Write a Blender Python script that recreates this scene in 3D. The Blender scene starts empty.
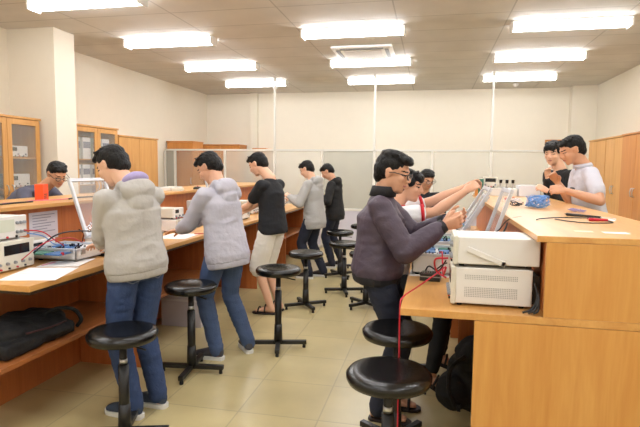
import bpy, bmesh, math, random
from math import pi, sin, cos, radians as R
from mathutils import Vector as V, Matrix, noise
random.seed(7)
S = bpy.context.scene
COL = S.collection

# ------------------------------------------------------------------ materials
def srgb(h):
    if isinstance(h, str):
        h = h.lstrip('#'); c = [int(h[i:i+2], 16)/255 for i in (0, 2, 4)]
    else: c = list(h)
    return tuple((x/12.92 if x <= .04045 else ((x+.055)/1.055)**2.4) for x in c) + (1,)

def mat(name, col, rough=.5, metal=0, spec=.5, bump=0, bscale=60, var=0, vscale=8, emit=0, coat=0, stretch=None):
    m = bpy.data.materials.new(name); m.use_nodes = True
    nt = m.node_tree; b = nt.nodes['Principled BSDF']; c = srgb(col)
    b.inputs['Base Color'].default_value = c
    b.inputs['Roughness'].default_value = rough
    b.inputs['Metallic'].default_value = metal
    b.inputs['Specular IOR Level'].default_value = spec
    b.inputs['Coat Weight'].default_value = coat
    tc = nt.nodes.new('ShaderNodeTexCoord'); src = tc.outputs['Object']
    if stretch:
        mp = nt.nodes.new('ShaderNodeMapping'); mp.inputs['Scale'].default_value = stretch
        nt.links.new(src, mp.inputs['Vector']); src = mp.outputs['Vector']
    n = nt.nodes.new('ShaderNodeTexNoise'); n.inputs['Scale'].default_value = vscale
    n.inputs['Detail'].default_value = 4
    nt.links.new(src, n.inputs['Vector'])
    if var or True:
        v = max(var, .02)
        mx = nt.nodes.new('ShaderNodeMix'); mx.data_type = 'RGBA'
        mx.inputs[6].default_value = tuple(x*(1-v) for x in c[:3])+(1,)
        mx.inputs[7].default_value = tuple(min(1, x*(1+v)) for x in c[:3])+(1,)
        nt.links.new(n.outputs['Fac'], mx.inputs[0]); nt.links.new(mx.outputs[2], b.inputs['Base Color'])
    if bump:
        n2 = nt.nodes.new('ShaderNodeTexNoise'); n2.inputs['Scale'].default_value = bscale
        n2.inputs['Detail'].default_value = 3
        nt.links.new(src, n2.inputs['Vector'])
        bp = nt.nodes.new('ShaderNodeBump'); bp.inputs['Strength'].default_value = bump
        bp.inputs['Distance'].default_value = .01
        nt.links.new(n2.outputs['Fac'], bp.inputs['Height']); nt.links.new(bp.outputs['Normal'], b.inputs['Normal'])
    if emit:
        b.inputs['Emission Color'].default_value = c; b.inputs['Emission Strength'].default_value = emit
    return m

def wood(name, c1, c2, axis='z', rough=.38, scale=1.0):
    m = bpy.data.materials.new(name); m.use_nodes = True
    nt = m.node_tree; b = nt.nodes['Principled BSDF']
    tc = nt.nodes.new('ShaderNodeTexCoord'); mp = nt.nodes.new('ShaderNodeMapping')
    st = {'z': (9, 9, .7), 'y': (9, .7, 9), 'x': (.7, 9, 9)}[axis]
    mp.inputs['Scale'].default_value = tuple(s*scale for s in st)
    nt.links.new(tc.outputs['Object'], mp.inputs['Vector'])
    n = nt.nodes.new('ShaderNodeTexNoise'); n.inputs['Scale'].default_value = 1.6; n.inputs['Detail'].default_value = 6
    n.inputs['Distortion'].default_value = .9
    nt.links.new(mp.outputs['Vector'], n.inputs['Vector'])
    n2 = nt.nodes.new('ShaderNodeTexNoise'); n2.inputs['Scale'].default_value = 9; n2.inputs['Detail'].default_value = 3
    nt.links.new(mp.outputs['Vector'], n2.inputs['Vector'])
    ad = nt.nodes.new('ShaderNodeMath'); ad.operation = 'MULTIPLY_ADD'; ad.inputs[1].default_value = .35
    nt.links.new(n2.outputs['Fac'], ad.inputs[0]); nt.links.new(n.outputs['Fac'], ad.inputs[2])
    cr = nt.nodes.new('ShaderNodeValToRGB')
    cr.color_ramp.elements[0].position = .42; cr.color_ramp.elements[0].color = srgb(c1)
    cr.color_ramp.elements[1].position = .9; cr.color_ramp.elements[1].color = srgb(c2)
    nt.links.new(ad.outputs[0], cr.inputs['Fac']); nt.links.new(cr.outputs['Color'], b.inputs['Base Color'])
    b.inputs['Roughness'].default_value = rough
    return m

def grid_mat(name, base, line, sx, sy, off=(0, 0), lw=.006, rough=.6, var=.06, spec=.5, dots=0, vscale=1.3):
    """flat tiles sx by sy metres in world X/Y with thin joints"""
    m = bpy.data.materials.new(name); m.use_nodes = True
    nt = m.node_tree; b = nt.nodes['Principled BSDF']; N = nt.nodes.new; Lk = nt.links.new
    tc = N('ShaderNodeTexCoord'); mp = N('ShaderNodeMapping')
    mp.inputs['Location'].default_value = (off[0], off[1], 0)
    Lk(tc.outputs['Object'], mp.inputs['Vector'])
    br = N('ShaderNodeTexBrick'); br.offset = 0; br.squash = 1
    br.inputs['Scale'].default_value = 1; br.inputs['Mortar Size'].default_value = lw
    br.inputs['Mortar Smooth'].default_value = .1
    br.inputs['Brick Width'].default_value = sx; br.inputs['Row Height'].default_value = sy
    c = srgb(base)
    br.inputs['Color1'].default_value = tuple(x*(1-var*.5) for x in c[:3])+(1,)
    br.inputs['Color2'].default_value = tuple(min(1, x*(1+var*.5)) for x in c[:3])+(1,)
    br.inputs['Mortar'].default_value = srgb(line)
    Lk(mp.outputs['Vector'], br.inputs['Vector'])
    n = N('ShaderNodeTexNoise'); n.inputs['Scale'].default_value = vscale*2; n.inputs['Detail'].default_value = 6
    Lk(tc.outputs['Object'], n.inputs['Vector'])
    rp = N('ShaderNodeMapRange'); rp.inputs['From Min'].default_value = .3; rp.inputs['From Max'].default_value = .7
    rp.inputs['To Min'].default_value = 1-var; rp.inputs['To Max'].default_value = 1+var
    Lk(n.outputs['Fac'], rp.inputs['Value'])
    mx = N('ShaderNodeVectorMath'); mx.operation = 'SCALE'
    Lk(br.outputs['Color'], mx.inputs[0]); Lk(rp.outputs['Result'], mx.inputs['Scale'])
    Lk(mx.outputs['Vector'], b.inputs['Base Color'])
    b.inputs['Roughness'].default_value = rough; b.inputs['Specular IOR Level'].default_value = spec
    if dots:
        vo = N('ShaderNodeTexVoronoi'); vo.inputs['Scale'].default_value = dots; vo.inputs['Randomness'].default_value = 0
        Lk(tc.outputs['Object'], vo.inputs['Vector'])
        bp = N('ShaderNodeBump'); bp.inputs['Strength'].default_value = .25; bp.inputs['Distance'].default_value = .004
        Lk(vo.outputs['Distance'], bp.inputs['Height']); Lk(bp.outputs['Normal'], b.inputs['Normal'])
    return m

def glass_mat(name, tint, alpha, rough=.08):
    m = bpy.data.materials.new(name); m.use_nodes = True
    nt = m.node_tree; nt.nodes.clear(); N = nt.nodes.new
    o = N('ShaderNodeOutputMaterial'); mix = N('ShaderNodeMixShader'); tr = N('ShaderNodeBsdfTransparent')
    pb = N('ShaderNodeBsdfPrincipled'); pb.inputs['Base Color'].default_value = srgb(tint); pb.inputs['Roughness'].default_value = rough
    n = N('ShaderNodeTexNoise'); n.inputs['Scale'].default_value = 1.5
    mr = N('ShaderNodeMapRange'); mr.inputs['To Min'].default_value = alpha*.85; mr.inputs['To Max'].default_value = min(1, alpha*1.15)
    tc = N('ShaderNodeTexCoord'); nt.links.new(tc.outputs['Object'], n.inputs['Vector'])
    nt.links.new(n.outputs['Fac'], mr.inputs['Value']); nt.links.new(mr.outputs['Result'], mix.inputs[0])
    nt.links.new(tr.outputs[0], mix.inputs[1]); nt.links.new(pb.outputs[0], mix.inputs[2]); nt.links.new(mix.outputs[0], o.inputs[0])
    return m

M = {}
M['wall'] = mat('wall_paint', '#e8e0cf', .85, bump=.05, bscale=40)
M['ceil'] = grid_mat('ceiling_tile', '#cfcac2', '#aea9a1', 1.2, .6, off=(.43, .05), lw=.008, rough=.75, var=.05, dots=55)
M['floor'] = grid_mat('floor_tile', '#bbab7d', '#a89a74', .5, .5, off=(.12, .1), lw=.005, rough=.28, var=.10, spec=.5)
M['desk'] = wood('desk_laminate', '#c98f4c', '#dca862', 'y', .32)
M['deskx'] = wood('panel_laminate', '#cb8d45', '#dba45b', 'z', .36)
M['brown'] = wood('brown_laminate', '#b06231', '#ca7a42', 'z', .42)
M['browny'] = wood('brown_shelf', '#8e5128', '#a56536', 'y', .42)
M['cab'] = wood('cabinet_laminate', '#c98f4c', '#dca763', 'z', .4)
M['cabdk'] = wood('cabinet_laminate_deep', '#c07a38', '#d08c47', 'z', .4)
M['edge'] = mat('dark_edge', '#3c2415', .5)
M['white'] = mat('white_enamel', '#eceae6', .4)
M['frame'] = mat('white_frame', '#dddbd3', .4)
M['lowpan'] = mat('pale_lavender_panel', '#cfccd6', .5)
M['frost'] = glass_mat('frosted_glass', '#e3e1d6', .38, .25)
M['frostg'] = glass_mat('smoky_frosted_glass', '#c6c6bb', .58, .2)
M['clear'] = glass_mat('clear_glass', '#cfd3cc', .15, .05)
M['acr'] = glass_mat('acrylic_lid', '#e8eaea', .16, .04)
M['lamp'] = mat('tube_light', '#fbfcff', .5, emit=16)
M['steel'] = mat('brushed_steel', '#c5c6c8', .3, 1)
M['alu'] = mat('aluminium_frame', '#cfd1d6', .35, .35)
M['black'] = mat('black_metal', '#191817', .4)
M['leather'] = mat('black_leather', '#100f0e', .22, bump=.12, bscale=90)
M['rubber'] = mat('black_rubber', '#1b1a1a', .7)
M['fabricblk'] = mat('black_bag_fabric', '#0f0e10', .75, bump=.4, bscale=60, var=.2)
M['bagtrim'] = mat('dark_red_trim', '#3a1416', .6)
M['inst'] = mat('cream_instrument_plastic', '#d5d1c2', .5)
M['instw'] = mat('white_instrument_plastic', '#e2dfda', .45)
M['instg'] = mat('grey_instrument_plastic', '#b5b4b0', .5)
M['vent'] = mat('vent_slot', '#a9a6a2', .6)
M['dark'] = mat('dark_display', '#16181a', .15)
M['scr'] = mat('pale_lcd', '#cfd3c3', .3)
M['knob'] = mat('grey_knob', '#8d8f93', .45)
M['paper'] = mat('white_paper', '#f4f2f1', .8)
M['ink'] = mat('pink_ink', '#e88aa5', .8)
M['inkd'] = mat('grey_print', '#8f90a0', .8)
M['red'] = mat('red_wire', '#c41f35', .45)
M['blackw'] = mat('black_wire', '#1a1a1d', .5)
M['blue'] = mat('blue_wire', '#6a9bd6', .5)
M['whitew'] = mat('white_wire', '#e3e3e8', .5)
M['pcbg'] = mat('green_board', '#3d7a66', .5)
M['pcbb'] = mat('blue_board', '#3e6fa8', .5, var=.5, vscale=90)
M['orange'] = mat('orange_card', '#f2521b', .6)
M['tape'] = mat('tape_patch', '#efe2bf', .5)
M['skin'] = mat('skin', '#d6a283', .5, bump=.04, bscale=120, var=.05)
M['skin2'] = mat('skin_fair', '#dfb092', .5, bump=.04, bscale=120, var=.05)
M['skin3'] = mat('skin_tan', '#cd9877', .5, bump=.04, bscale=120, var=.05)
M['hair'] = mat('black_hair', '#0b0908', .5, spec=.3, bump=.9, bscale=140, var=.3, vscale=60, stretch=(1, 1, .35))
M['lip'] = mat('lips', '#b8706a', .45)
M['eye'] = mat('dark_eye', '#1c120e', .2)
M['hoodie'] = mat('light_grey_fleece', '#b5b1ac', .9, bump=.35, bscale=45, var=.08)
M['hoodiel'] = mat('lilac_hood_lining', '#a79bc6', .9, bump=.3, bscale=60)
M['hoodie2'] = mat('lilac_grey_fleece', '#b9b7c2', .9, bump=.35, bscale=45, var=.08)
M['hoodie4'] = mat('grey_fleece', '#a9a8a5', .9, bump=.35, bscale=45, var=.08)
M['blacktee'] = mat('black_cotton', '#191a1e', .85, bump=.3, bscale=40)
M['blackshirt'] = mat('black_knit', '#1b1b1c', .85, bump=.3, bscale=40)
M['purple'] = mat('plum_grey_jacket', '#493d4b', .6, bump=.4, bscale=40, var=.12)
M['collar'] = mat('black_rib_knit', '#1b191d', .75, bump=.3, bscale=120)
M['whitetee'] = mat('white_cotton', '#e9e8ea', .85, bump=.3, bscale=40)
M['redtrim'] = mat('red_cotton_trim', '#c8202c', .8)
M['polo'] = mat('pale_grey_polo', '#c9c8d2', .85, bump=.3, bscale=40)
M['navysw'] = mat('slate_sweater', '#5b5b6b', .9, bump=.3, bscale=40)
M['shorts'] = mat('white_shorts_cotton', '#efebe2', .85, bump=.35, bscale=35)
M['denim'] = mat('blue_denim', '#33466e', .85, bump=.35, bscale=90, var=.3, vscale=14)
M['denim2'] = mat('faded_denim', '#485b80', .85, bump=.35, bscale=90, var=.25, vscale=10)
M['navy'] = mat('navy_denim', '#1d2233', .8, bump=.3, bscale=90, var=.15)
M['blktrs'] = mat('black_trousers_cloth', '#121214', .8, bump=.3, bscale=50)
M['shoe'] = mat('slate_shoe_cloth', '#3f4b5e', .8, bump=.3, bscale=120)
M['shoeg'] = mat('grey_shoe_cloth', '#4b4a50', .7, bump=.3, bscale=120)
M['sole'] = mat('white_sole', '#e4e3df', .6)
M['sandal'] = mat('dark_leather_sandal', '#261c1b', .6)
M['stitch'] = mat('jean_stitching', '#8d95ab', .8)

# ------------------------------------------------------------------ mesh builder
class MB:
    def __init__(s): s.v = []; s.f = []; s.smooth = False
    def add(s, vs, fs):
        o = len(s.v); s.v += [V(p) for p in vs]; s.f += [tuple(i+o for i in f) for f in fs]; return s
    def box(s, x0, x1, y0, y1, z0, z1, mtx=None):
        vs = [V((x, y, z)) for z in (z0, z1) for y in (y0, y1) for x in (x0, x1)]
        if mtx: vs = [mtx @ p for p in vs]
        return s.add(vs, [(0, 2, 3, 1), (4, 5, 7, 6), (0, 1, 5, 4), (2, 6, 7, 3), (0, 4, 6, 2), (1, 3, 7, 5)])
    def rings(s, rs, cap=True):
        n = len(rs[0]); vs = [p for r in rs for p in r]; fs = []
        for i in range(len(rs)-1):
            for j in range(n):
                a = i*n+j; b = i*n+(j+1) % n; fs.append((a, b, b+n, a+n))
        if cap: fs.append(tuple(reversed(range(n)))); fs.append(tuple(range((len(rs)-1)*n, len(rs)*n)))
        return s.add(vs, fs)
    def cyl(s, p0, p1, r0, r1=None, n=16):
        r1 = r0 if r1 is None else r1; p0 = V(p0); p1 = V(p1); a, b = perp(p1-p0)
        return s.rings([[p+a*(r*cos(2*pi*k/n))+b*(r*sin(2*pi*k/n)) for k in range(n)] for p, r in ((p0, r0), (p1, r1))])
    def tube(s, pts, r, n=8):
        pts = [V(p) for p in pts]; rs = []; a = None
        for i, p in enumerate(pts):
            d = (pts[min(i+1, len(pts)-1)]-pts[max(i-1, 0)]).normalized()
            if a is None: a, b = perp(d)
            else:
                a = (a-d*a.dot(d)).normalized(); b = d.cross(a)
            rs.append([p+a*(r*cos(2*pi*k/n))+b*(r*sin(2*pi*k/n)) for k in range(n)])
        return s.rings(rs)
    def lathe(s, prof, c=(0, 0, 0), n=40):
        c = V(c); return s.rings([[c+V((r*cos(2*pi*k/n), r*sin(2*pi*k/n), z)) for k in range(n)] for r, z in prof])
    def build(s, name, m, parent=None, smooth=False, bevel=0, loc=None):
        me = bpy.data.meshes.new(name); off = V(loc) if loc is not None else V((0, 0, 0))
        me.from_pydata([tuple(p-off) for p in s.v], [], s.f)
        bm = bmesh.new(); bm.from_mesh(me); bmesh.ops.recalc_face_normals(bm, faces=bm.faces); bm.to_mesh(me); bm.free()
        me.materials.append(m)
        if smooth:
            for p in me.polygons: p.use_smooth = True
        o = bpy.data.objects.new(name, me); COL.objects.link(o); o.location = off
        if parent: o.parent = parent
        if bevel:
            b = o.modifiers.new('bevel', 'BEVEL'); b.width = bevel; b.segments = 2; b.limit_method = 'ANGLE'
        return o

def perp(d):
    d = d.normalized(); a = d.cross(V((0, 0, 1)))
    if a.length < .05: a = d.cross(V((0, 1, 0)))
    a.normalize(); return a, d.cross(a)
def bx(name, m, dims, parent=None, bevel=.002, mtx=None):
    return MB().box(*dims, mtx=mtx).build(name, m, parent, bevel=bevel)
def tag(o, label, cat, group=None, kind=None):
    o['label'] = label; o['category'] = cat
    if group: o['group'] = group
    if kind: o['kind'] = kind
    return o
def thing(name, label, cat, loc=(0, 0, 0), rz=0, group=None):
    o = bpy.data.objects.new(name, None); COL.objects.link(o); o.location = loc; o.rotation_euler = (0, 0, rz)
    o.empty_display_size = .05
    return tag(o, label, cat, group)
def struct(name, mb, m, bevel=0):
    o = mb.build(name, m, bevel=bevel); o['kind'] = 'structure'; return o
def curve_pts(pts, n=8):
    """smooth catmull-rom through points"""
    P = [V(p) for p in pts]; P = [P[0]*2-P[1]]+P+[P[-1]*2-P[-2]]; out = []
    for i in range(1, len(P)-2):
        for k in range(n):
            t = k/n; a, b, c, d = P[i-1:i+3]
            out.append(.5*((2*b)+(c-a)*t+(2*a-5*b+4*c-d)*t*t+(3*b-a-3*c+d)*t**3))
    out.append(P[-2]); return out
# ------------------------------------------------------------------ room
CH = 3.15; XL = -5.18; XR = 3.14; YB = 11.5; YF = -2.5
struct('floor', MB().box(XL, XR, YF, YB, -.1, 0), M['floor'])
struct('ceiling', MB().box(XL, XR, YF, YB, CH, CH+.1), M['ceil'])
struct('wall_left', MB().box(XL-.15, XL, YF, YB, 0, CH), M['wall'])
struct('wall_right', MB().box(XR, XR+.15, YF, YB, 0, CH), M['wall'])
struct('wall_back', MB().box(XL-.15, XR+.15, YB, YB+.15, 0, CH), M['wall'])
struct('wall_front', MB().box(XL-.15, XR+.15, YF-.15, YF, 0, CH), M['wall'])
struct('wall_left_column', MB().box(XL, -4.52, 5.63, 6.0, 0, CH), M['wall'])
struct('wall_back_pilaster', MB().box(2.68, XR, 11.28, YB, 0, CH), M['wall'])
struct('wall_back_pillar', MB().box(-4.1, -3.92, 11.42, YB, 0, CH), M['wall'])

# partition of framed frosted glass across the back
PY = 9.45
pt = thing('glass_partition', 'white framed frosted glass partition standing across the back of the room', 'partition', (0, PY, 0))
xs = [-5.15, -4.94, -3.9, -2.9, -1.98, -1.03, 0.0, .99, 1.95]
def pbox(name, m, x0, x1, y0, y1, z0, z1, parent=pt, bevel=.002): return MB().box(x0, x1, y0-0, y1, z0, z1).build(name, m, parent, bevel=bevel)
pbox('rail', M['frame'], xs[0], xs[-1], -.025, .025, 1.79, 1.822)
pbox('middle_rail', M['frame'], xs[0], xs[-1], -.025, .025, .70, .74)
pbox('bottom_rail', M['frame'], xs[0], xs[-1], -.025, .025, 0, .05)
for i, x in enumerate(xs):
    tall = i in (3, 5, 7)
    pbox('tall_post' if tall else 'post', M['frame'], x-.018, x+.018, -.025, .025, 0, CH if tall else 1.79)
for i in range(len(xs)-1):
    a, b = xs[i]+.022, xs[i+1]-.022
    pbox('glass_pane', M['clear'] if i == 1 else (M['frostg'] if i in (0, 4) else M['frost']), a, b, -.004, .004, .74, 1.79, bevel=0)
    pbox('lower_panel', M['lowpan'], a, b, -.01, .01, .05, .70, bevel=0)

# ceiling lights
def light(x, y, label):
    t = thing('ceiling_light', label, 'light', (x, y, CH), group=None)
    MB().box(-.61, .61, -.088, .088, -.018, 0).build('housing', M['white'], t, bevel=.004)
    for s in (-1, 1):
        MB().box(s*.61-.012, s*.61+.012, -.088, .088, -.106, -.0).build('end_cap', M['white'], t, bevel=.004)
    MB().rings([[V((x_, .085*cos(a), -.018-.085*sin(a))) for a in [pi*k/8 for k in range(9)]] for x_ in (-.6, .6)]).build('tube_diffuser', M['lamp'], t, smooth=False)
    return t
cols = {-3.4: 'left', -.97: 'middle', 1.45: 'right'}
lab = {
 (-3.4, 4.72): 'fluorescent batten light cut by the top edge at upper left',
 (-3.4, 6.4): 'glowing fluorescent batten light, second from the front in the left row',
 (-3.4, 8.12): 'glowing fluorescent batten light, third from the front in the left row',
 (-3.4, 9.85): 'glowing fluorescent batten light, farthest in the left row near the left tall post',
 (-.97, 6.3): 'nearest visible fluorescent batten light in the middle row, in front of the air conditioner',
 (-.97, 8.14): 'fluorescent batten light just behind the ceiling air conditioner',
 (-.97, 9.85): 'farthest fluorescent batten light in the middle row by the middle tall post',
 (1.45, 6.38): 'nearest visible fluorescent batten light in the right row, largest at upper right',
 (1.45, 8.12): 'fluorescent batten light in the middle of the right row',
 (1.45, 9.87): 'farthest fluorescent batten light in the right row above the right tall post'}
for (x, y), l in lab.items(): light(x, y, l)
for x in (-3.4, -.97, 1.45):
    for y in (4.55, 2.8, 1.0, -.8):
        if (x, y) == (-3.4, 4.55): continue
        light(x, y, 'fluorescent batten light on the ceiling above and behind the viewer')['group'] = 'ceiling lights overhead out of view'
# air conditioner
ac = thing('ceiling_air_conditioner', 'square white ceiling cassette air conditioner with grey louvre slots', 'air conditioner', (-.99, 7.58, CH))
MB().box(-.42, .42, -.42, .42, -.035, 0).build('panel', M['white'], ac, bevel=.012)
MB().box(-.26, .26, -.26, .26, -.05, -.035).build('grille', M['instw'], ac, bevel=.006)
for k in range(4):
    mm = Matrix.Rotation(k*pi/2, 4, 'Z')
    MB().box(-.3, .3, .31, .365, -.045, -.036, mm).build('louvre', M['knob'], ac, bevel=.004)
for n, (x, y, l) in enumerate([(-3.25, 10.6, 'small round ceiling detector near the left tall post'), (1.55, 10.9, 'small round ceiling detector behind the right row of lights')]):
    d = thing('smoke_detector', l, 'smoke detector', (x, y, CH))
    MB().lathe([(.05, 0), (.055, -.02), (.03, -.05), (.001, -.055)]).build('housing', M['white'], d, smooth=True)
    MB().lathe([(.012, -.055), (.012, -.065), (.001, -.067)], n=12).build('sensor', M['instg'], d)

# ------------------------------------------------------------------ wall cabinets
def cabinet(label, x0, x1, y0, y1, h, face, ndoor=2, glass=False, m=M['cab'], group=None, inner=None):
    """face: +1 doors look to +X, -1 to -X, 0 to -Y"""
    cx, cy = (x0+x1)/2, (y0+y1)/2
    t = thing('storage_cabinet', label, 'cabinet', (cx, cy, 0), group=group)
    hx, hy = (x1-x0)/2, (y1-y0)/2
    if face == 0: w, d, rot = 2*hx, 2*hy, 0
    else: w, d, rot = 2*hy, 2*hx, (pi/2 if face > 0 else -pi/2)
    mm = Matrix.Rotation(rot, 4, 'Z')
    # local: doors on -Y
    def b(n, mt, a, p=t, bev=.002): return MB().box(*a, mtx=mm).build(n, mt, p, bevel=bev)
    tk = .02
    c = MB()
    c.box(-w/2, -w/2+tk, -d/2+.02, d/2, 0, h-.02, mm); c.box(w/2-tk, w/2, -d/2+.02, d/2, 0, h-.02, mm)
    c.box(-w/2, w/2, d/2-.012, d/2, 0, h-.02, mm); c.box(-w/2, w/2, -d/2+.02, d/2, .06, .08, mm)
    c.build('body', m, t, bevel=0)
    b('top', m, (-w/2-.01, w/2+.01, -d/2-.012, d/2, h-.025, h))
    dw = w/ndoor
    if glass:
        for z in (.5, .85, 1.2, 1.56): b('shelf', m, (-w/2+tk, w/2-tk, -d/2+.05, d/2-.012, z, z+.018))
    for k in range(ndoor):
        a0 = -w/2+k*dw+.003; a1 = a0+dw-.006
        if glass:
            f = MB(); y0_, y1_ = -d/2, -d/2+.02; zt = h-.03; zb = .08; st = .065
            f.box(a0, a0+st, y0_, y1_, zb, zt, mm); f.box(a1-st, a1, y0_, y1_, zb, zt, mm)
            f.box(a0+st, a1-st, y0_, y1_, zt-st, zt, mm); f.box(a0+st, a1-st, y0_, y1_, zb, zb+.3, mm)
            dr = f.build('door', m, t, bevel=.002)
            b('glass_pane', M['clear'], (a0+st, a1-st, -d/2+.008, -d/2+.012, zb+.3, zt-st), dr, 0)
        else:
            dr = b('door', m, (a0, a1, -d/2, -d/2+.019, .08, h-.03))
        hxp = a1-.035 if k % 2 == 0 else a0+.035
        hh = MB(); hh.tube([mm @ V((hxp, -d/2, 1.26)), mm @ V((hxp, -d/2-.022, 1.25)), mm @ V((hxp, -d/2-.03, 1.2)), mm @ V((hxp, -d/2-.022, 1.15)), mm @ V((hxp, -d/2, 1.14))], .006, 8)
        hh.build('handle', M['steel'], dr, smooth=True)
    return t
cabinet('glass-fronted wooden cabinet of instruments on the left, in front of the white column', XL+.015, -4.7, 4.55, 5.56, 2.05, 1, 2, True)
cabinet('glass-fronted wooden cabinet of white papers just behind the white column', XL+.015, -4.7, 6.2, 7.18, 2.05, 1, 2, True)
cabinet('plain double-door wooden cabinet beyond the glass-fronted ones on the left wall', XL+.015, -4.7, 7.2, 8.36, 1.96, 1, 2)
cabinet('wooden cabinet behind the partition in the far left corner', -5.15, -4.6, 9.52, 10.0, 1.98, 0, 1, m=M['cabdk'])
cabinet('wooden cabinet against the back wall, topping out above the partition rail', -5.1, -4.2, 11.0, 11.48, 1.98, 0, 2, m=M['cabdk'])
cabinet('low brown cabinet along the back wall, right of the corner cabinets', -4.15+.25, -3.6, 11.05, 11.48, 1.9, 0, 1, m=M['cabdk'])
cabinet('farthest wooden locker pair on the right wall, behind the man in the polo', 2.66, XR-.015, 9.0, 9.88, 2.0, -1, 2)
cabinet('wooden locker pair in the middle of the right wall row', 2.66, XR-.015, 8.16, 8.98, 2.0, -1, 2)
cabinet('deep orange wooden locker nearest the right edge of the room', 2.62, XR-.015, 7.1, 8.14, 2.0, -1, 2, m=M['cabdk'])
# small notice board on back wall
nb = bx('notice_board', M['cabdk'], (2.25, 2.6, 11.44, 11.5, 1.85, 2.1)); tag(nb, 'small brown framed board on the back wall behind the polo shirt man', 'notice board')
bx('notice_sheet', M['paper'], (2.28, 2.57, 11.432, 11.44, 1.95, 2.06), nb, 0)

# instruments ---------------------------------------------------------
def instrument(label, cat, loc, rz, w, d, h, m=None, scr=(.08, .45), dark=True, knobs=5, feet=True, name='oscilloscope', handle=False, sideventz=None, group=None):
    """front looks to local -Y"""
    m = m or M['inst']
    t = thing(name, label, cat, loc, rz, group)
    MB().box(-w/2, w/2, -d/2+.02, d/2, .012, h).build('casing', m, t, bevel=.006)
    MB().box(-w/2-.004, w/2+.004, -d/2, -d/2+.022, .008, h+.003).build('front_panel', M['instw'] if m != M['instw'] else M['inst'], t, bevel=.006)
    x0 = -w/2+w*scr[0]; x1 = -w/2+w*scr[1]
    MB().box(x0, x1, -d/2-.003, -d/2+.004, h*.35 if not dark else h*.55, h*.88).build('screen', M['dark'] if dark else M['scr'], t, bevel=.001)
    for k in range(knobs):
        x = -w/2+w*(.12+.76*k/max(1, knobs-1)); z = h*.28
        if not dark: x = x1+(w/2-x1)*(.2+.6*(k % 3)/2); z = h*(.3+.4*(k//3))
        MB().cyl((x, -d/2+.001, z), (x, -d/2-.014, z), .010, .008, 14).build('knob', M['knob'], t, smooth=False)
    for k in range(4):
        x = -w/2+w*(.15+.2*k)
        MB().cyl((x, -d/2+.001, h*.12), (x, -d/2-.008, h*.12), .006, .006, 10).build('terminal', M['dark'] if k % 2 else M['red'], t)
    for sx in (-1, 1):
        for sy in (-1, 1):
            MB().cyl((sx*(w/2-.03), sy*(d/2-.04), 0), (sx*(w/2-.03), sy*(d/2-.04), .013), .012, .012, 10).build('foot', M['rubber'], t)
    if sideventz:
        for sx, (a, b) in [(s_, z_) for s_ in (-1, 1) for z_ in sideventz]:
                vv = MB()
                n = int((b-a)/.008)
                for r in range(n):
                    for q in range(30):
                        y = -d/2+.06+(d-.12)*q/30
                        vv.box(sx*(w/2)-.001, sx*(w/2)+.001, y, y+(d-.12)/30*.55, a+r*.008, a+r*.008+.0045)
                vv.build('vent_slots', M['vent'], t)
    if handle:
        hd = MB()
        for sx in (-1, 1):
            hd.box(sx*(w/2+.008)-.006, sx*(w/2+.008)+.006, -.012, .012, -.0, d*.48, Matrix.Translation((0, -d/2+.06, h*.62)) @ Matrix.Rotation(R(-112), 4, 'X'))
        e = Matrix.Translation((0, -d/2+.06, h*.62)) @ Matrix.Rotation(R(-112), 4, 'X')
        hd.box(-w/2-.014, w/2+.014, -.012, .012, d*.48-.02, d*.48, e)
        hd.build('carry_handle', M['instw'], t, bevel=.003)
    return t
# things in the left glass cabinets
for i, (y, z, w, h, l) in enumerate([(5.3, 1.58, .3, .13, 'grey instrument on the top shelf of the near glass cabinet'), (5.3, 1.22, .34, .16, 'dark rounded instrument on the middle shelf of the near glass cabinet'),
      (5.32, .87, .34, .13, 'cream instrument stacked under another in the near glass cabinet'), (4.85, 1.22, .3, .14, 'grey meter behind the left door of the near glass cabinet')]):
    instrument(l, 'instrument', (-4.93, y, z), pi/2, w, .28, h, M['instg'] if i != 1 else M['knob'], knobs=3, name='bench_meter')
instrument('cream instrument lying on top of another in the near glass cabinet', 'instrument', (-4.93, 5.32, 1.006), pi/2, .32, .28, .11, M['inst'], knobs=3, name='bench_meter')
def binder(y, z, w, h, m, l):
    t = thing('document_box', l, 'box', (-4.9, y, z))
    MB().box(-.13, .12, -w/2, w/2, 0, h).build('sleeve', m, t, bevel=.003)
    MB().box(.12, .123, -w/2+.01, w/2-.01, h*.5, h*.8).build('spine_label', M['inkd'], t)
lbls = ['at the left end of the top shelf', 'second from the left on the top shelf', 'third along the top shelf', 'at the right end of the top shelf']
for k in range(4): binder(6.33+k*.22, 1.58, .17, .3, M['paper'] if k % 2 else M['scr'], 'pale document box %s of the far glass cabinet' % lbls[k])
lbls = ['at the left end of the second shelf', 'in the middle of the second shelf', 'at the right of the second shelf']
for k in range(3): binder(6.33+k*.2, 1.22, .16, .28, M['paper'], 'white document box %s of the far glass cabinet' % lbls[k])

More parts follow.
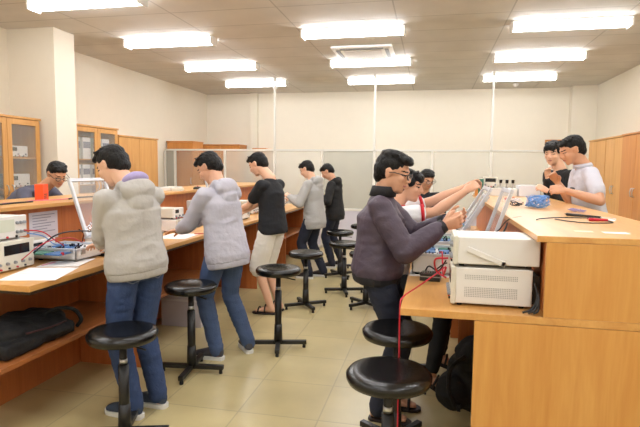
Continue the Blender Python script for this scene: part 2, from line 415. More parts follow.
# ------------------------------------------------------------------ benches
ZD = .875; ZH = 1.222
def bench(label, y0, y1, side, ends=(False, True), group=None, near_end=False):
    """side -1: left row (worktop edge faces +X); side +1: right row (edge faces -X)"""
    if side < 0:
        fx, bxx, hx, px, sx = -2.0, -3.25, -2.64, -2.58, -2.06; dvx = -2.06; hp = -2.72
    else:
        fx, bxx, hx, px, sx = -.12, 1.12, .44, .49, .38; dvx = .2; hp = .49
    cy = (y0+y1)/2
    t = thing('lab_bench', label, 'lab bench', (fx, cy, 0), group=group)
    mm = Matrix.Translation((-fx, -cy, 0))
    def b(n, m, xa, xb, ya, yb, za, zb, bev=.002, p=t):
        return MB().box(min(xa, xb), max(xa, xb), ya, yb, za, zb, mtx=mm).build(n, m, p, bevel=bev)
    b('worktop', M['desk'], fx, bxx, y0, y1, ZD-.032, ZD)
    if side < 0:
        b('dark_underframe', M['edge'], fx-.02, px, y0+.03, y1, ZD-.055, ZD-.033)
    b('back_panel', M['brown'], px, px+side*.018, y0+(0 if not near_end else .02), y1, 0, ZD-.055 if side < 0 else ZD-.034)
    b('foot_shelf', M['browny'], sx, px, y0-(.16 if y0 == 2.25 else -.02), y1-.02, .455, .48)
    b('hutch_top', M['desk'], hx, bxx, y0, y1, ZH-.026, ZH)
    b('hutch_panel', M['brown'], hp, hp+side*.018, y0+(.02 if near_end else 0), y1, ZD+.0005, ZH-.027)
    b('rear_panel', M['brown'], bxx-side*.05, bxx-side*.032, y0+.02, y1-.02, 0, ZD-.034)
    for k, e in enumerate(ends):
        if e:
            ya, yb = (y0, y0+.02) if k == 0 else (y1-.02, y1)
            if near_end and k == 0:
                b('end_panel', M['deskx'], dvx, bxx-side*.03, ya, yb, 0, ZD-.034)
                b('hutch_end_panel', M['deskx'], px-side*.012, bxx-side*.01, ya+.001, yb, ZD+.0005, ZH-.027)
            else:
                b('side_panel', M['brown'], dvx, px-side*.001, ya, yb, 0, ZD-.056)
    return t
LB = [(2.25, 3.41), (3.41, 4.70), (4.70, 5.99), (5.99, 7.28), (7.28, 8.5)]
ll = ['nearest wooden lab bench of the left row, with a black backpack on its foot shelf',
      'second wooden lab bench of the left row, with a pale box beneath it',
      'wooden lab bench of the left row where the man in white shorts works',
      'wooden lab bench of the left row beside the man in the dark grey fleece top',
      'farthest wooden lab bench of the left row, nearest the glass partition']
for (a, b_), l in zip(LB, ll): bench(l, a, b_-.001, -1, (False, True))
bench('nearest wooden lab bench on the right with a broad orange end panel', 2.30, 3.469, 1, (True, True), near_end=True)
bench('middle wooden lab bench of the right row behind the man in glasses', 3.47, 4.669, 1, (False, True))
bench('farthest wooden lab bench of the right row beside the man in black on a stool', 4.67, 5.87, 1, (False, True))
tag_ = None
# under-desk box
bb = thing('cardboard_box', 'pale lilac box on the floor under the second left bench', 'box', (-2.3, 4.47, 0))
MB().box(-.15, .25, -.1, .1, .0, .3).build('carton', M['lowpan'], bb, bevel=.003)
MB().box(-.15, .27, -.102, -.1, .24, .26).build('tape_strip', M['whitew'], bb)

# ------------------------------------------------------------------ stools
def stool(label, x, y, h, rot=0.0, r=.185):
    t = thing('lab_stool', label, 'stool', (x, y, 0), rot)
    MB().lathe([(.001, h-.062), (r-.03, h-.062), (r-.008, h-.055), (r, h-.038), (r+.001, h-.022), (r-.012, h-.006), (r-.04, h), (r*.5, h-.006), (.001, h-.008)], n=48).build('seat', M['leather'], t, smooth=True)
    MB().lathe([(.001, h-.075), (.10, h-.075), (.10, h-.0625), (.001, h-.0625)], n=24).build('seat_plate', M['black'], t)
    MB().cyl((0, 0, .36), (0, 0, h-.075), .020, .020, 20).build('piston', M['black'], t, smooth=True)
    MB().cyl((0, 0, h-.19), (0, 0, h-.165), .0215, .0215, 20).build('chrome_collar', M['steel'], t, smooth=True)
    MB().cyl((0, 0, .045), (0, 0, h-.2), .028, .028, 20).build('column', M['black'], t, smooth=True)
    MB().cyl((0, 0, .045), (0, 0, .20), .036, .031, 20).build('lower_sleeve', M['black'], t, smooth=True)
    MB().tube([(0, 0, h-.085), (.07, -.04, h-.085), (.14, -.08, h-.092)], .005, 8).build('height_lever', M['black'], t)
    for k in range(4):
        mm = Matrix.Rotation(k*pi/2, 4, 'Z')
        l = MB().box(.01, .235, -.018, .018, .03, .062, mm).build('leg', M['black'], t, bevel=.004)
        MB().cyl(mm @ V((.215, 0, 0)), mm @ V((.215, 0, .031)), .014, .012, 12).build('rubber_foot', M['rubber'], l)
    return t
stool('round black padded stool nearest the viewer, beside the right bench end', -.158, 2.20, .63, .5)
stool('round black padded stool just behind the nearest one, against navy jeans', -.155, 2.72, .66, 1.0)
stool('round black padded stool at left, behind the nearest grey hoodie', -1.61, 2.46, .618, .3)
stool('round black padded stool between the two men in hoodies', -1.67, 3.40, .66, .12)
stool('round black padded stool in front of the man in white shorts', -1.21, 4.05, .68, .25)
stool('black stool standing alone in the aisle right of the white shorts', -1.28, 5.3, .61, .6)
stool('black stool beyond the lone one, right of the dark grey fleece', -.99, 6.05, .62, .3)
stool('black stool in front of the man in the black hooded jacket', -1.2, 6.95, .64, .7)
stool('farthest black stool, half hidden by the man in the plum jacket', -.97, 7.6, .66, .2)
stool('low black stool seat peeking out at the back of the plum jacket', -.66, 5.5, .60, .9)
stool('black stool under the seated man in white and red', -.22, 3.73, .62, .3)
stool('black stool under the seated man in black at the far bench', -.10, 6.42, .60, .3)
# ------------------------------------------------------------------ people
from mathutils.bvhtree import BVHTree
def ell(mb, c, r, B=None, n=18, m=10):
    c = V(c); B = B or Matrix.Identity(3); rs = []
    for i in range(m+1):
        a = -pi/2+pi*i/m; a = max(-pi/2+.05, min(pi/2-.05, a))
        rs.append([c+B @ V((r[0]*cos(a)*cos(2*pi*k/n), r[1]*cos(a)*sin(2*pi*k/n), r[2]*sin(a))) for k in range(n)])
    mb.rings(rs)
def cap(mb, p0, p1, r0, r1, n=16):
    p0 = V(p0); p1 = V(p1); d = p1-p0; L = d.length
    if L < 1e-5: return ell(mb, p0, (r0, r0, r0))
    d = d/L; a, b = perp(d); rs = []
    for t in (-85, -60, -35, 0): rs.append((p0+d*(r0*sin(R(t))), r0*cos(R(t))))
    for t in (0, 35, 60, 85): rs.append((p1+d*(r1*sin(R(t))), r1*cos(R(t))))
    mb.rings([[p+a*(r*cos(2*pi*k/n))+b*(r*sin(2*pi*k/n)) for k in range(n)] for p, r in rs])
def chain(mb, pts, rs):
    for i in range(len(pts)-1): cap(mb, pts[i], pts[i+1], rs[i], rs[i+1])
def loft(mb, secs, n=28):
    """secs: (centre, side vector, front vector) ellipse rings"""
    rs = []
    for c, a, b in secs: rs.append([V(c)+a*cos(2*pi*k/n)+b*sin(2*pi*k/n) for k in range(n)])
    mb.rings(rs)
def basis(f, up=(0, 0, 1)):
    """columns: left, forward, up"""
    f = V(f).normalized(); u = V(up); l = u.cross(f).normalized(); u = f.cross(l)
    return Matrix((l, f, u)).transposed()
def hdir(deg, pitch=0): return V((cos(R(deg))*cos(R(pitch)), sin(R(deg))*cos(R(pitch)), sin(R(pitch))))
def ik(a, b, l1, l2, pole):
    a = V(a); b = V(b); d = b-a; L = min(d.length, (l1+l2)*.998); d.normalize(); b = a+d*L
    x = (l1*l1-l2*l2+L*L)/(2*L); h = math.sqrt(max(0, l1*l1-x*x))
    p = V(pole); p = (p-d*p.dot(d)).normalized()
    return a+d*x+p*h, b
WATCH = []
def fold(amp, sx=9, sz=16, seed=0):
    def fn(p, n):
        q = V((p.x*sx+seed, p.y*sx, p.z*sz)); a = noise.noise(q); b = noise.noise(q*2.1+V((5, 3, 1)))
        return p+n*(amp*((1-abs(a)*2.4)*.7+b*.5))
    return fn
DG = bpy.context.evaluated_depsgraph_get
def blend(name, mb, m, parent=None, vox=.006, smooth=4, origin=(0, 0, 0), disp=None, sm=.5):
    me = bpy.data.meshes.new('tmp'); me.from_pydata([tuple(p) for p in mb.v], [], mb.f)
    bm = bmesh.new(); bm.from_mesh(me); bmesh.ops.recalc_face_normals(bm, faces=bm.faces); bm.to_mesh(me); bm.free()
    o = bpy.data.objects.new('tmp', me); COL.objects.link(o)
    r = o.modifiers.new('r', 'REMESH'); r.mode = 'VOXEL'; r.voxel_size = vox
    if smooth: s = o.modifiers.new('s', 'SMOOTH'); s.factor = sm; s.iterations = smooth
    dg = DG(); dg.update(); new = bpy.data.meshes.new_from_object(o.evaluated_get(dg))
    bpy.data.objects.remove(o); bpy.data.meshes.remove(me)
    if disp:
        ns = [v.normal.copy() for v in new.vertices]
        for v, nn in zip(new.vertices, ns): v.co = disp(v.co, nn)
    og = V(origin)
    for v in new.vertices: v.co = v.co-og
    new.name = name; new.materials.clear(); new.materials.append(m)
    for p in new.polygons: p.use_smooth = True
    o = bpy.data.objects.new(name, new); COL.objects.link(o)
    if parent: o.parent = parent
    return o

def hand(mb, w, d, pn, curl=35, rf=.0085, side=1, thumb=30, s=1.0):
    """w wrist, d direction to the fingers, pn palm normal, side +1: thumb on +(d x pn)"""
    d = V(d).normalized(); pn = V(pn); pn = (pn-d*pn.dot(d)).normalized(); t = d.cross(pn)*side; w = V(w)
    B = lambda x, y, z: w+t*(x*s)+d*(y*s)+pn*(z*s)
    loft(mb, [(B(0, -.01, 0), t*.026*s, pn*.019*s), (B(.002, .02, 0), t*.032*s, pn*.017*s), (B(0, .055, 0), t*.040*s, pn*.015*s), (B(0, .085, .002), t*.041*s, pn*.012*s), (B(0, .092, .003), t*.036*s, pn*.008*s)], 16)
    for i, (x, L) in enumerate(((.031, .070), (.0105, .079), (-.0105, .073), (-.031, .057))):
        p = B(x, .078, .001); a = R(curl*.35); spread = R((x/.031)*5); q = p; rr = rf*(1 if i < 3 else .9)
        for seg, k in ((.46, 1), (.30, .93), (.24, .86)):
            dd = d*cos(a)+pn*sin(a)+t*sin(spread); dd.normalize()
            q2 = q+dd*(L*seg*s); cap(mb, q, q2, rr*k*s, rr*(k-.07)*s, 10); q = q2; a += R(curl)
    p0 = B(.022, .018, .006); p1 = B(.045, .045, .018); a = R(thumb)
    p2 = p1+(d*cos(a)*.8+pn*sin(a)+t*.25).normalized()*.034*s; p3 = p2+(d*cos(a)*.9+pn*sin(a)*1.1-t*.1).normalized()*.026*s
    chain(mb, [p0, p1, p2, p3], [.015*s, .0125*s, .0105*s, .0085*s])

HEADP = [((0, -.012, .028), (.075, .093, .080)), ((0, .022, -.028), (.060, .066, .078)), ((0, .034, -.075), (.046, .046, .034)), ((0, .060, -.094), (.021, .019, .016)),
  ((.036, .056, -.022), (.022, .024, .022)), ((-.036, .056, -.022), (.022, .024, .022)), ((0, .074, .026), (.044, .014, .009)), ((0, .078, -.058), (.023, .014, .009)), ((0, .078, -.05), (.018, .015, .014)),
  ((.010, .092, -.031), (.009, .008, .007)), ((-.010, .092, -.031), (.009, .008, .007)), ((0, .100, -.028), (.009, .010, .009)), ((0, .0, -.04), (.058, .06, .06)),
  ((.031, .073, .004), (.015, .010, .008)), ((-.031, .073, .004), (.015, .010, .008))]
def head_prims(mb, c, B, s=1.0):
    f = lambda p: V(c)+B @ (V(p)*s)
    for p, r in HEADP: ell(mb, f(p), tuple(x*s for x in r), B)
    cap(mb, f((0, .080, .016)), f((0, .101, -.022)), .008*s, .0095*s, 12)
    for sd in (-1, 1):
        E_ = B @ Matrix.Rotation(R(18*sd), 3, 'Z')
        ell(mb, f((sd*.079, -.012, -.004)), (.008*s, .018*s, .031*s), E_)
        ell(mb, f((sd*.083, -.017, .010)), (.007*s, .015*s, .016*s), E_)
def paint_face(o, c, B, s, origin, mlist):
    """material slots: 0 skin 1 lips 2 eyes/brows"""
    me = o.data
    for m in mlist: me.materials.append(m)
    Bi = B.transposed(); c = V(c)-V(origin)
    for p in me.polygons:
        q = Bi @ (p.center-c)/s
        if abs(q.x) > .07 or q.y < .045 or abs(q.z) > .09: continue
        if abs(q.x) < .022 and -.064 < q.z < -.052 and q.y > .07: p.material_index = 1
        e = abs(abs(q.x)-.032)
        if e < .014 and -.001 < q.z < .0065: p.material_index = 2
        if e < .019 and .0195+e*.15 < q.z < .0275: p.material_index = 3

def hair(name_parent, c, B, s, origin, style=0, vox=.006, m=None):
    mb = MB(); f = lambda p: V(c)+B @ (V(p)*s); E = lambda p, r: ell(mb, f(p), tuple(x*s for x in r), B, 22, 14)
    E((0, -.024, .045), (.082, .096, .076))
    E((0, -.050, .010), (.080, .072, .072))
    E((0, -.070, -.028), (.062, .044, .052))
    E((0, .026, .079), (.062, .054, .030))
    if style == 0:      # short, crown forward
        E((.02, .060, .074), (.038, .026, .020)); E((-.022, .058, .076), (.036, .026, .020)); E((0, -.06, -.02), (.066, .050, .050))
    elif style == 1:    # side swept quiff, sides short
        E((-.01, .056, .088), (.056, .040, .026)); E((-.02, .082, .076), (.034, .022, .018)); E((0, -.02, .098), (.072, .082, .032)); E((0, -.064, -.01), (.060, .044, .045))
    elif style == 2:    # fuller fringe
        E((0, .070, .066), (.060, .028, .030)); E((.03, .078, .052), (.026, .018, .024)); E((-.03, .078, .055), (.026, .018, .022)); E((0, -.06, -.03), (.070, .052, .058)); E((.066, .015, .03), (.016, .035, .034)); E((-.066, .015, .03), (.016, .035, .034))
    for k in range(26):  # tufts
        a = 2*pi*k/26+.3; e = .55+.35*((k*7) % 5)/5
        p = V((.070*cos(a)*cos(e), -.018+.083*sin(a)*cos(e), .046+.068*sin(e)))
        q = p+V((.016*cos(a), .020, .010+.005*(k % 3)))
        cap(mb, f(p), f(q), .010*s, .004*s, 8)
    def dsp(p, n):
        q = B.transposed() @ (p-V(c)); return p+n*(.0035*noise.noise(V((q.x*90, q.y*30, q.z*40))))
    return blend('hair', mb, m or M['hair'], name_parent, vox, 2, origin, dsp)

def glasses(parent, c, B, s, origin):
    mb = MB(); f = lambda p: V(c)+B @ (V(p)*s)-V(origin)
    for sd in (-1, 1):
        ring = [f((sd*.033+.024*cos(a), .102-.006*abs(cos(a)) if True else 0, .001+.0175*sin(a))) for a in [2*pi*k/20 for k in range(21)]]
        mb.tube(ring, .0028*s, 6)
        mb.tube([f((sd*.057, .098, .008)), f((sd*.076, .085, .008)), f((sd*.082, .02, .008)), f((sd*.083, -.015, .0)), f((sd*.083, -.03, -.012))], .0028*s, 6)
    mb.tube([f((-.010, .104, .006)), f((0, .108, .008)), f((.010, .104, .006))], .002*s, 6)
    g = mb.build('glasses', M['blackw'], parent)
    for sd in (-1, 1):
        l = MB().rings([[f((sd*.033+.023*cos(a), yy, .001+.0165*sin(a))) for a in [2*pi*k/20 for k in range(20)]] for yy in (.1005, .1015)])
        l.build('lens', M['acr'], g)
    return g

def shoe(parent, ankle, hd, origin, m, s=1.0, sandal=False, skin=None, pitch=0, z0=None):
    """ankle point above heel"""
    F = hdir(hd, -pitch); B = basis(F); a = V(ankle); g = a-B.col[2]*(.085*s) if pitch or z0 is None else V((a.x, a.y, z0))
    f = lambda x, y, z: g+B @ V((x*s, y*s, z*s))
    mb = MB()
    if not sandal:
        secs = [(-.055, .026, .030, .045), (-.035, .036, .042, .05), (.03, .038, .045, .05), (.09, .044, .034, .038), (.14, .046, .026, .030), (.175, .040, .020, .025), (.195, .022, .012, .020)]
        loft(mb, [(f(0, y, zc+.012), B @ V((w*s, 0, 0)), B @ V((0, 0, hh*s))) for y, w, hh, zc in secs], 20)
        cap(mb, f(0, -.012, .06), f(0, -.012, .095), .040*s, .038*s)
        o = blend('shoe', mb, m, parent, .006, 3, origin)
        sm_ = MB(); ol = [(-.066, .018), (-.055, .032), (-.02, .038), (.04, .040), (.09, .047), (.14, .049), (.178, .042), (.2, .025), (.208, .008)]
        low = [V((w, y, 0)) for y, w in ol]+[V((-w, y, 0)) for y, w in reversed(ol)]
        sm_.rings([[f(p.x*k, p.y, z)-V(origin) for p in low] for z, k in ((0, .96), (.006, 1), (.024, 1), (.028, .97))])
        so = sm_.build('sole', M['sole'], o)
        lc = MB()
        for q in range(4): lc.tube([f(-.022, .05+.018*q, .088-.008*q)-V(origin), f(0, .055+.018*q, .094-.009*q)-V(origin), f(.022, .05+.018*q, .088-.008*q)-V(origin)], .0028, 6)
        lc.build('laces', M['whitew'], o)
    else:
        sm_ = MB(); ol = [(-.06, .018), (-.04, .034), (.02, .038), (.09, .046), (.14, .048), (.175, .040), (.195, .015)]
        low = [V((w, y, 0)) for y, w in ol]+[V((-w, y, 0)) for y, w in reversed(ol)]
        sm_.rings([[f(p.x, p.y, z)-V(origin) for p in low] for z in (0, .018)])
        o = sm_.build('sandal', m, parent, bevel=.003)
        for (y, w, h) in ((.12, .050, .058), (.05, .045, .085)):
            st = MB(); pts = [f(w*cos(t_), y, .012+h*sin(t_)-.0)-V(origin) for t_ in [pi*k/8 for k in range(9)]]
            st.tube(pts, .008, 6); st.build('strap', m, o)
    return o

def feet_prims(mb, ankle, hd, s, pitch=0, z0=None, z1=.02):
    F = hdir(hd, -pitch); B = basis(F); a = V(ankle); g = a-B.col[2]*(.085*s) if pitch or z0 is None else V((a.x, a.y, z0))
    f = lambda x, y, z: g+B @ V((x*s, y*s, z*s))
    loft(mb, [(f(0, y, zc), B @ V((w*s, 0, 0)), B @ V((0, 0, hh*s))) for y, w, hh, zc in [(-.05, .02, .022, .045), (-.03, .03, .034, .05), (.03, .031, .038, .055), (.09, .038, .024, .043), (.13, .038, .016, .034), (.165, .028, .010, .030)]], 16)
    cap(mb, a, f(0, -.012, .05), .036*s, .034*s)

def person(label, pelvis, neck, head, hdg, body_h, pitch=20, s=1.0, hands=(), legs=(), skin='skin', vox=.006,
           top='hoodie', topm=None, sleeve='long', bottom='jeans', botm=None, shoes='shoe', shoem=None, hairstyle=0, spec=False,
           hem=None, shoulder=None, hood=None, cuffs=None, trim=None, seated=False, extra=None, group=None, tilt=0, waistm=None, headroll=0):
    pelvis = V(pelvis); neck = V(neck); head = V(head); F = hdir(body_h); spine = (neck-pelvis).normalized()
    L = V((-sin(R(body_h)), cos(R(body_h)), 0)); L = (L-spine*L.dot(spine)).normalized(); Fr = L.cross(spine).normalized()   # chest front
    sk = M[skin]; origin = V((pelvis.x, pelvis.y, 0))
    if legs: origin = V(((legs[0][0][0]+legs[1][0][0])/2, (legs[0][0][1]+legs[1][0][1])/2, 0))
    HB = basis(hdir(hdg, -pitch)); HB = Matrix.Rotation(R(headroll), 3, HB.col[1]) @ HB
    T = (neck-pelvis).length
    sh0 = neck-spine*.066*s
    SH = []
    for i, sd in enumerate((1, -1)):
        off = shoulder[i] if shoulder else (0, 0, 0)
        SH.append(sh0+L*(sd*.168*s)+V(off))
    arms = []
    for i, sd in enumerate((1, -1)):
        tgt, pole, pn, curl = hands[i][:4]
        el, wr = ik(SH[i], tgt, .285*s, .255*s, pole); arms.append((SH[i], el, wr, pn, curl))
    hips = [pelvis+L*(.088*s)-spine*.02, pelvis-L*(.088*s)-spine*.02]
    lg = []
    for i in range(2):
        an, pole, fh, fp = legs[i]
        kn, a2 = ik(hips[i], V(an), .43*s, .42*s, pole); lg.append((hips[i], kn, a2 if seated else V(an), fh, fp))
    # ---- body (one continuous surface)
    b = MB()
    head_prims(b, head, HB, s)
    nk0 = head+HB @ V((0, -.022*s, -.055*s)); cap(b, nk0, neck, .054*s, .060*s); cap(b, neck, neck-spine*.1, .062*s, .075*s)
    loft(b, [(pelvis-spine*.09, L*.10, Fr*.07), (pelvis, L*.145*s, Fr*.092*s), (pelvis+spine*T*.35, L*.125*s, Fr*.085*s), (pelvis+spine*T*.72, L*.145*s, Fr*.098*s), (neck-spine*.07, L*.13*s, Fr*.075*s), (neck-spine*.02, L*.06, Fr*.05)])
    for i, (a, e, w, pn, curl) in enumerate(arms):
        cap(b, sh0, a, .05*s, .05*s)
        chain(b, [a, a.lerp(e, .5), e, e.lerp(w, .35), w], [.049*s, .043*s, .037*s, .040*s, .025*s])
        d = (w-e).normalized()
        if len(hands[i]) > 4 and hands[i][4] is not None: d = V(hands[i][4]).normalized()
        hand(b, w, d, pn, curl, side=(1 if i == 1 else -1), s=.95*s, rf=.0088 if vox < .0065 else .0098)
    for i, (h, k, a, fh, fp) in enumerate(lg):
        chain(b, [h, h.lerp(k, .5), k, k.lerp(a, .3), a], [.078*s, .066*s, .050*s, .052*s, .036*s])
        feet_prims(b, a, fh, s, fp, z0=0 if not fp else None)
    body = blend('person', b, sk, None, vox, 3, origin, sm=.45)
    body.location = origin
    paint_face(body, head, HB, s, origin, [M['lip'], M['eye'], M['hair']])
    tag(body, label, 'person', group)
    hair(body, head, HB, s, origin, hairstyle, vox=max(.005, vox-.001))
    if spec: glasses(body, head, HB, s, origin)
    # ---- top
    tm = M[topm]; g = MB(); loose = {'hoodie': .024, 'jacket': .026, 'tee': .012, 'polo': .014}[top]
    hz = hem if hem is not None else -.10
    loft(g, [(pelvis+spine*hz, L*(.172+loose)*s, Fr*(.122+loose)*s), (pelvis+spine*(hz+.04), L*(.176+loose)*s, Fr*(.130+loose)*s), (pelvis+spine*T*.35, L*(.150+loose)*s, Fr*(.105+loose)*s),
             (pelvis+spine*T*.68, L*(.160+loose)*s, Fr*(.112+loose)*s), (neck-spine*.085*s, L*(.150+loose*.6)*s, Fr*(.088+loose*.5)*s), (neck-spine*.03*s, L*(.088+loose*.3)*s, Fr*(.064+loose*.3)*s), (neck+spine*.004, L*.064*s, Fr*.056*s)])
    for i, (a, e, w, pn, curl) in enumerate(arms):
        rr = .054*s+loose*.45
        cap(g, sh0.lerp(a, .3)-spine*.012, a, .056*s, rr)
        if sleeve == 'long':
            w2 = e.lerp(w, .93)
            chain(g, [a, a.lerp(e, .5), e, e.lerp(w, .4), e.lerp(w, .8), w2], [rr, .052*s+loose*.55, .050*s+loose*.5, .049*s+loose*.45, .040*s+loose*.4, .034*s+loose*.25])
            if cuffs:
                cb = MB(); dd = (w-e).normalized(); p = e.lerp(w, .86); q = e.lerp(w, 1.04); a_, b_ = perp(dd)
                rs = []
                for pp, r_ in ((p, .034), (p, .043), (p.lerp(q, .5), .042), (q, .038), (q, .030)): rs.append([pp+a_*(r_*cos(2*pi*k/18))+b_*(r_*sin(2*pi*k/18))-origin for k in range(18)])
                cb.rings(rs).build('cuff', M[cuffs], body, smooth=True)
        else:
            k_ = .62 if sleeve == 'short' else .75
            q = a.lerp(e, k_); chain(g, [a, q], [rr, .056*s+loose*.6])
            if trim:
                cb = MB(); dd = (e-a).normalized(); a_, b_ = perp(dd); rs = []; p = a.lerp(e, k_-.02)+dd*.022
                for t_, r_ in ((0, .058), (0, .065), (.020, .065), (.023, .052)): rs.append([p+dd*t_+a_*(r_*cos(2*pi*k/20))+b_*(r_*sin(2*pi*k/20))-origin for k in range(20)])
                cb.rings(rs).build('sleeve_trim', M[trim], body, smooth=True)
    if hood:
        up = spine
        hc = neck-Fr*.085*s-spine*.02
        ell(g, hc, (.115*s, .055*s, .075*s), basis(Fr, up)); ell(g, hc-spine*.07-Fr*.012, (.085*s, .045*s, .07*s), basis(Fr, up))
        for sd in (-1, 1): cap(g, neck+L*sd*.078*s-Fr*.05+spine*.015, neck+L*sd*.062*s+Fr*.055*s-spine*.045, .030*s, .024*s)
        if hood != topm:
            lin = MB(); ell(lin, neck-Fr*.070*s+spine*.040, (.088*s, .058*s, .036*s), basis((Fr*.7-up*.7).normalized(), up)); ell(lin, neck-Fr*.098*s-spine*.012, (.055*s, .036*s, .042*s), basis(Fr, up))
            blend('hood_lining', lin, M[hood], body, .007, 3, origin, fold(.003, 14, 14))
    name = {'hoodie': 'hoodie', 'jacket': 'jacket', 'tee': 'tshirt', 'polo': 'polo_shirt'}[top]
    amp = {'hoodie': .0055, 'jacket': .0065, 'tee': .005, 'polo': .005}[top]
    blend(name, g, tm, body, max(vox, .007), 5, origin, fold(amp, 8, 13, seed=len(label)))
    if top in ('hoodie', 'jacket'):
        hb = MB(); c0 = pelvis+spine*(hz-.012); k1 = .150+loose
        loft(hb, [(c0-spine*.03, L*(k1+.012)*s, Fr*(k1-.036)*s), (c0+spine*.0, L*(k1+.020)*s, Fr*(k1-.028)*s), (c0+spine*.03, L*(k1+.020)*s, Fr*(k1-.028)*s)])
        blend('hem_band', hb, M[waistm] if waistm else tm, body, .008, 2, origin)
    if top == 'jacket' or top == 'polo' or trim:
        cr = MB(); mm = M['collar'] if top == 'jacket' else (M[trim] if trim else tm)
        hgt = .060 if top == 'jacket' else (.03 if top == 'polo' else .014)
        up = (nk0-neck).normalized(); up = (up*.6+spine*.5).normalized(); rs = []
        c0 = neck-spine*.012
        for t_, r_ in ((0, .066), (0, .080), (hgt, .074), (hgt*1.03, .066), (hgt*.9, .062)): rs.append([c0+up*t_+L*(r_*s*cos(2*pi*k/24))+Fr*(r_*s*.98*sin(2*pi*k/24)) for k in range(24)])
        cr.rings([[p-origin for p in r] for r in rs]).build('collar', mm, body, smooth=True)
    # ---- bottom
    t = MB(); bm_ = M[botm]
    loft(t, [(pelvis-V((0, 0, .10)), L*.150*s, Fr*.095*s), (pelvis-V((0, 0, .05)), L*.168*s, Fr*.120*s), (pelvis+spine*.01, L*.160*s, Fr*.115*s), (pelvis+spine*.04, L*.145*s, Fr*.100*s)])
    for i, (h, k, a, fh, fp) in enumerate(lg):
        ad = (a-k).normalized()
        if bottom == 'jeans': chain(t, [h, h.lerp(k, .5), k, k.lerp(a, .35), k.lerp(a, .8), a-ad*.0+ad*.015], [.090*s, .084*s, .068*s, .068*s, .060*s, .055*s])
        elif bottom == 'slim': chain(t, [h, h.lerp(k, .5), k, k.lerp(a, .35), k.lerp(a, .85), a-ad*.03], [.095*s, .080*s, .062*s, .060*s, .049*s, .044*s])
        else: chain(t, [h, h.lerp(k, .5), k, k+ad*.02], [.094*s, .098*s, .092*s, .090*s])
    nm = {'jeans': 'jeans', 'slim': 'trousers', 'shorts': 'shorts'}[bottom]
    jn = blend(nm, t, bm_, body, max(vox, .007), 4, origin, fold(.0045, 8, 18, seed=3))
    if bottom == 'jeans' and vox < .0065:
        st = MB(); back = -Fr; bvh = BVHTree.FromPolygons([v.co for v in jn.data.vertices], [tuple(p.vertices) for p in jn.data.polygons])
        for sd in (-1, 1):
            c_ = pelvis+L*sd*.085*s-spine*.03+back*.128*s
            pts = [c_+L*(-.055)+spine*.06, c_+L*(.055)+spine*.06, c_+L*.05-spine*.05, c_-spine*.075, c_-L*.05-spine*.05, c_+L*(-.055)+spine*.06]
            P = []
            for a_, b_ in zip(pts[:-1], pts[1:]):
                for q in range(6):
                    p = a_.lerp(b_, q/6)+back*.1-origin; hit = bvh.ray_cast(p, -back)
                    if hit[0]: P.append(hit[0]+back*.0015)
            if len(P) > 3: st.tube(P, .0022, 5)
        st.build('pocket_stitching', M['stitch'], jn)
    for i, (h, k, a, fh, fp) in enumerate(lg):
        shoe(body, a, fh, origin, M[shoem], s, sandal=(shoes == 'sandal'), pitch=fp, z0=0)
    return body
D_ = V((0, 0, -1))
# man 1: nearest hoodie
person('man in light grey hoodie with lilac hood lining, nearest at the left bench', (-1.70, 2.76, .92), (-1.74, 2.76, 1.37), (-1.872, 2.79, 1.495), 174, 156, pitch=30, s=.98,
       hands=[((-2.05, 2.93, 1.0), (.3, -.5, -.8), D_, 25, (-1, .3, -.2)), ((-2.10, 3.15, 1.0), (.3, .6, -.7), D_, 30, (-1, -.1, -.2))],
       legs=[((-1.70, 2.69, .09), (-1, .3, 0), 172, 0), ((-1.63, 2.85, .09), (-1, .3, 0), 172, 0)], skin='skin2', vox=.0055,
       top='hoodie', topm='hoodie', hood='hoodiel', botm='denim', shoem='shoe', hem=-.04, hairstyle=0)
person('man in lilac-grey hoodie and faded jeans, second along the left bench', (-1.53, 3.72, .90), (-1.60, 3.74, 1.345), (-1.69, 3.77, 1.485), 176, 160, pitch=35, s=.98,
       hands=[((-1.97, 3.82, .985), (.2, -.6, -.8), D_, 20, (-1, .1, -.15)), ((-2.0, 4.05, .98), (.3, .6, -.7), D_, 30, (-1, -.1, -.2))],
       legs=[((-1.60, 3.68, .09), (-1, .3, 0), 175, 0), ((-1.42, 3.90, .09), (-1, .3, 0), 125, 0)], skin='skin', vox=.006,
       top='hoodie', topm='hoodie2', hood='hoodie2', botm='denim2', shoem='shoeg', hem=-.13, hairstyle=0)
person('man in black t-shirt, white shorts and sandals at the left bench', (-1.57, 5.05, .90), (-1.60, 5.06, 1.375), (-1.74, 5.07, 1.52), 172, 165, pitch=30, s=.98,
       hands=[((-1.98, 5.15, 1.03), (.2, -.5, -.8), D_, 30), ((-1.99, 5.35, 1.0), (.3, .6, -.7), D_, 30)],
       legs=[((-1.57, 4.97, .09), (-1, .2, 0), 178, 0), ((-1.53, 5.13, .09), (-1, .2, 0), 172, 0)], skin='skin2', vox=.007,
       top='tee', topm='blacktee', sleeve='short', bottom='shorts', botm='shorts', shoes='sandal', shoem='sandal', hem=-.08, hairstyle=0)
person('man in dark grey fleece hoodie and dark jeans, fourth along the left bench', (-1.53, 6.8, .88), (-1.56, 6.8, 1.33), (-1.645, 6.8, 1.465), 172, 168, pitch=30, s=.96,
       hands=[((-1.86, 6.72, 1.10), (.2, -.5, -.8), (0, .7, -.6), 45), ((-1.9, 6.95, 1.06), (.3, .6, -.7), D_, 40)],
       legs=[((-1.58, 6.72, .09), (-1, .2, 0), 175, 0), ((-1.42, 6.90, .09), (-1, .2, 0), 172, 0)], skin='skin2', vox=.008,
       top='hoodie', topm='hoodie4', hood='hoodie4', botm='navy', shoem='sandal', hem=-.16, hairstyle=0)
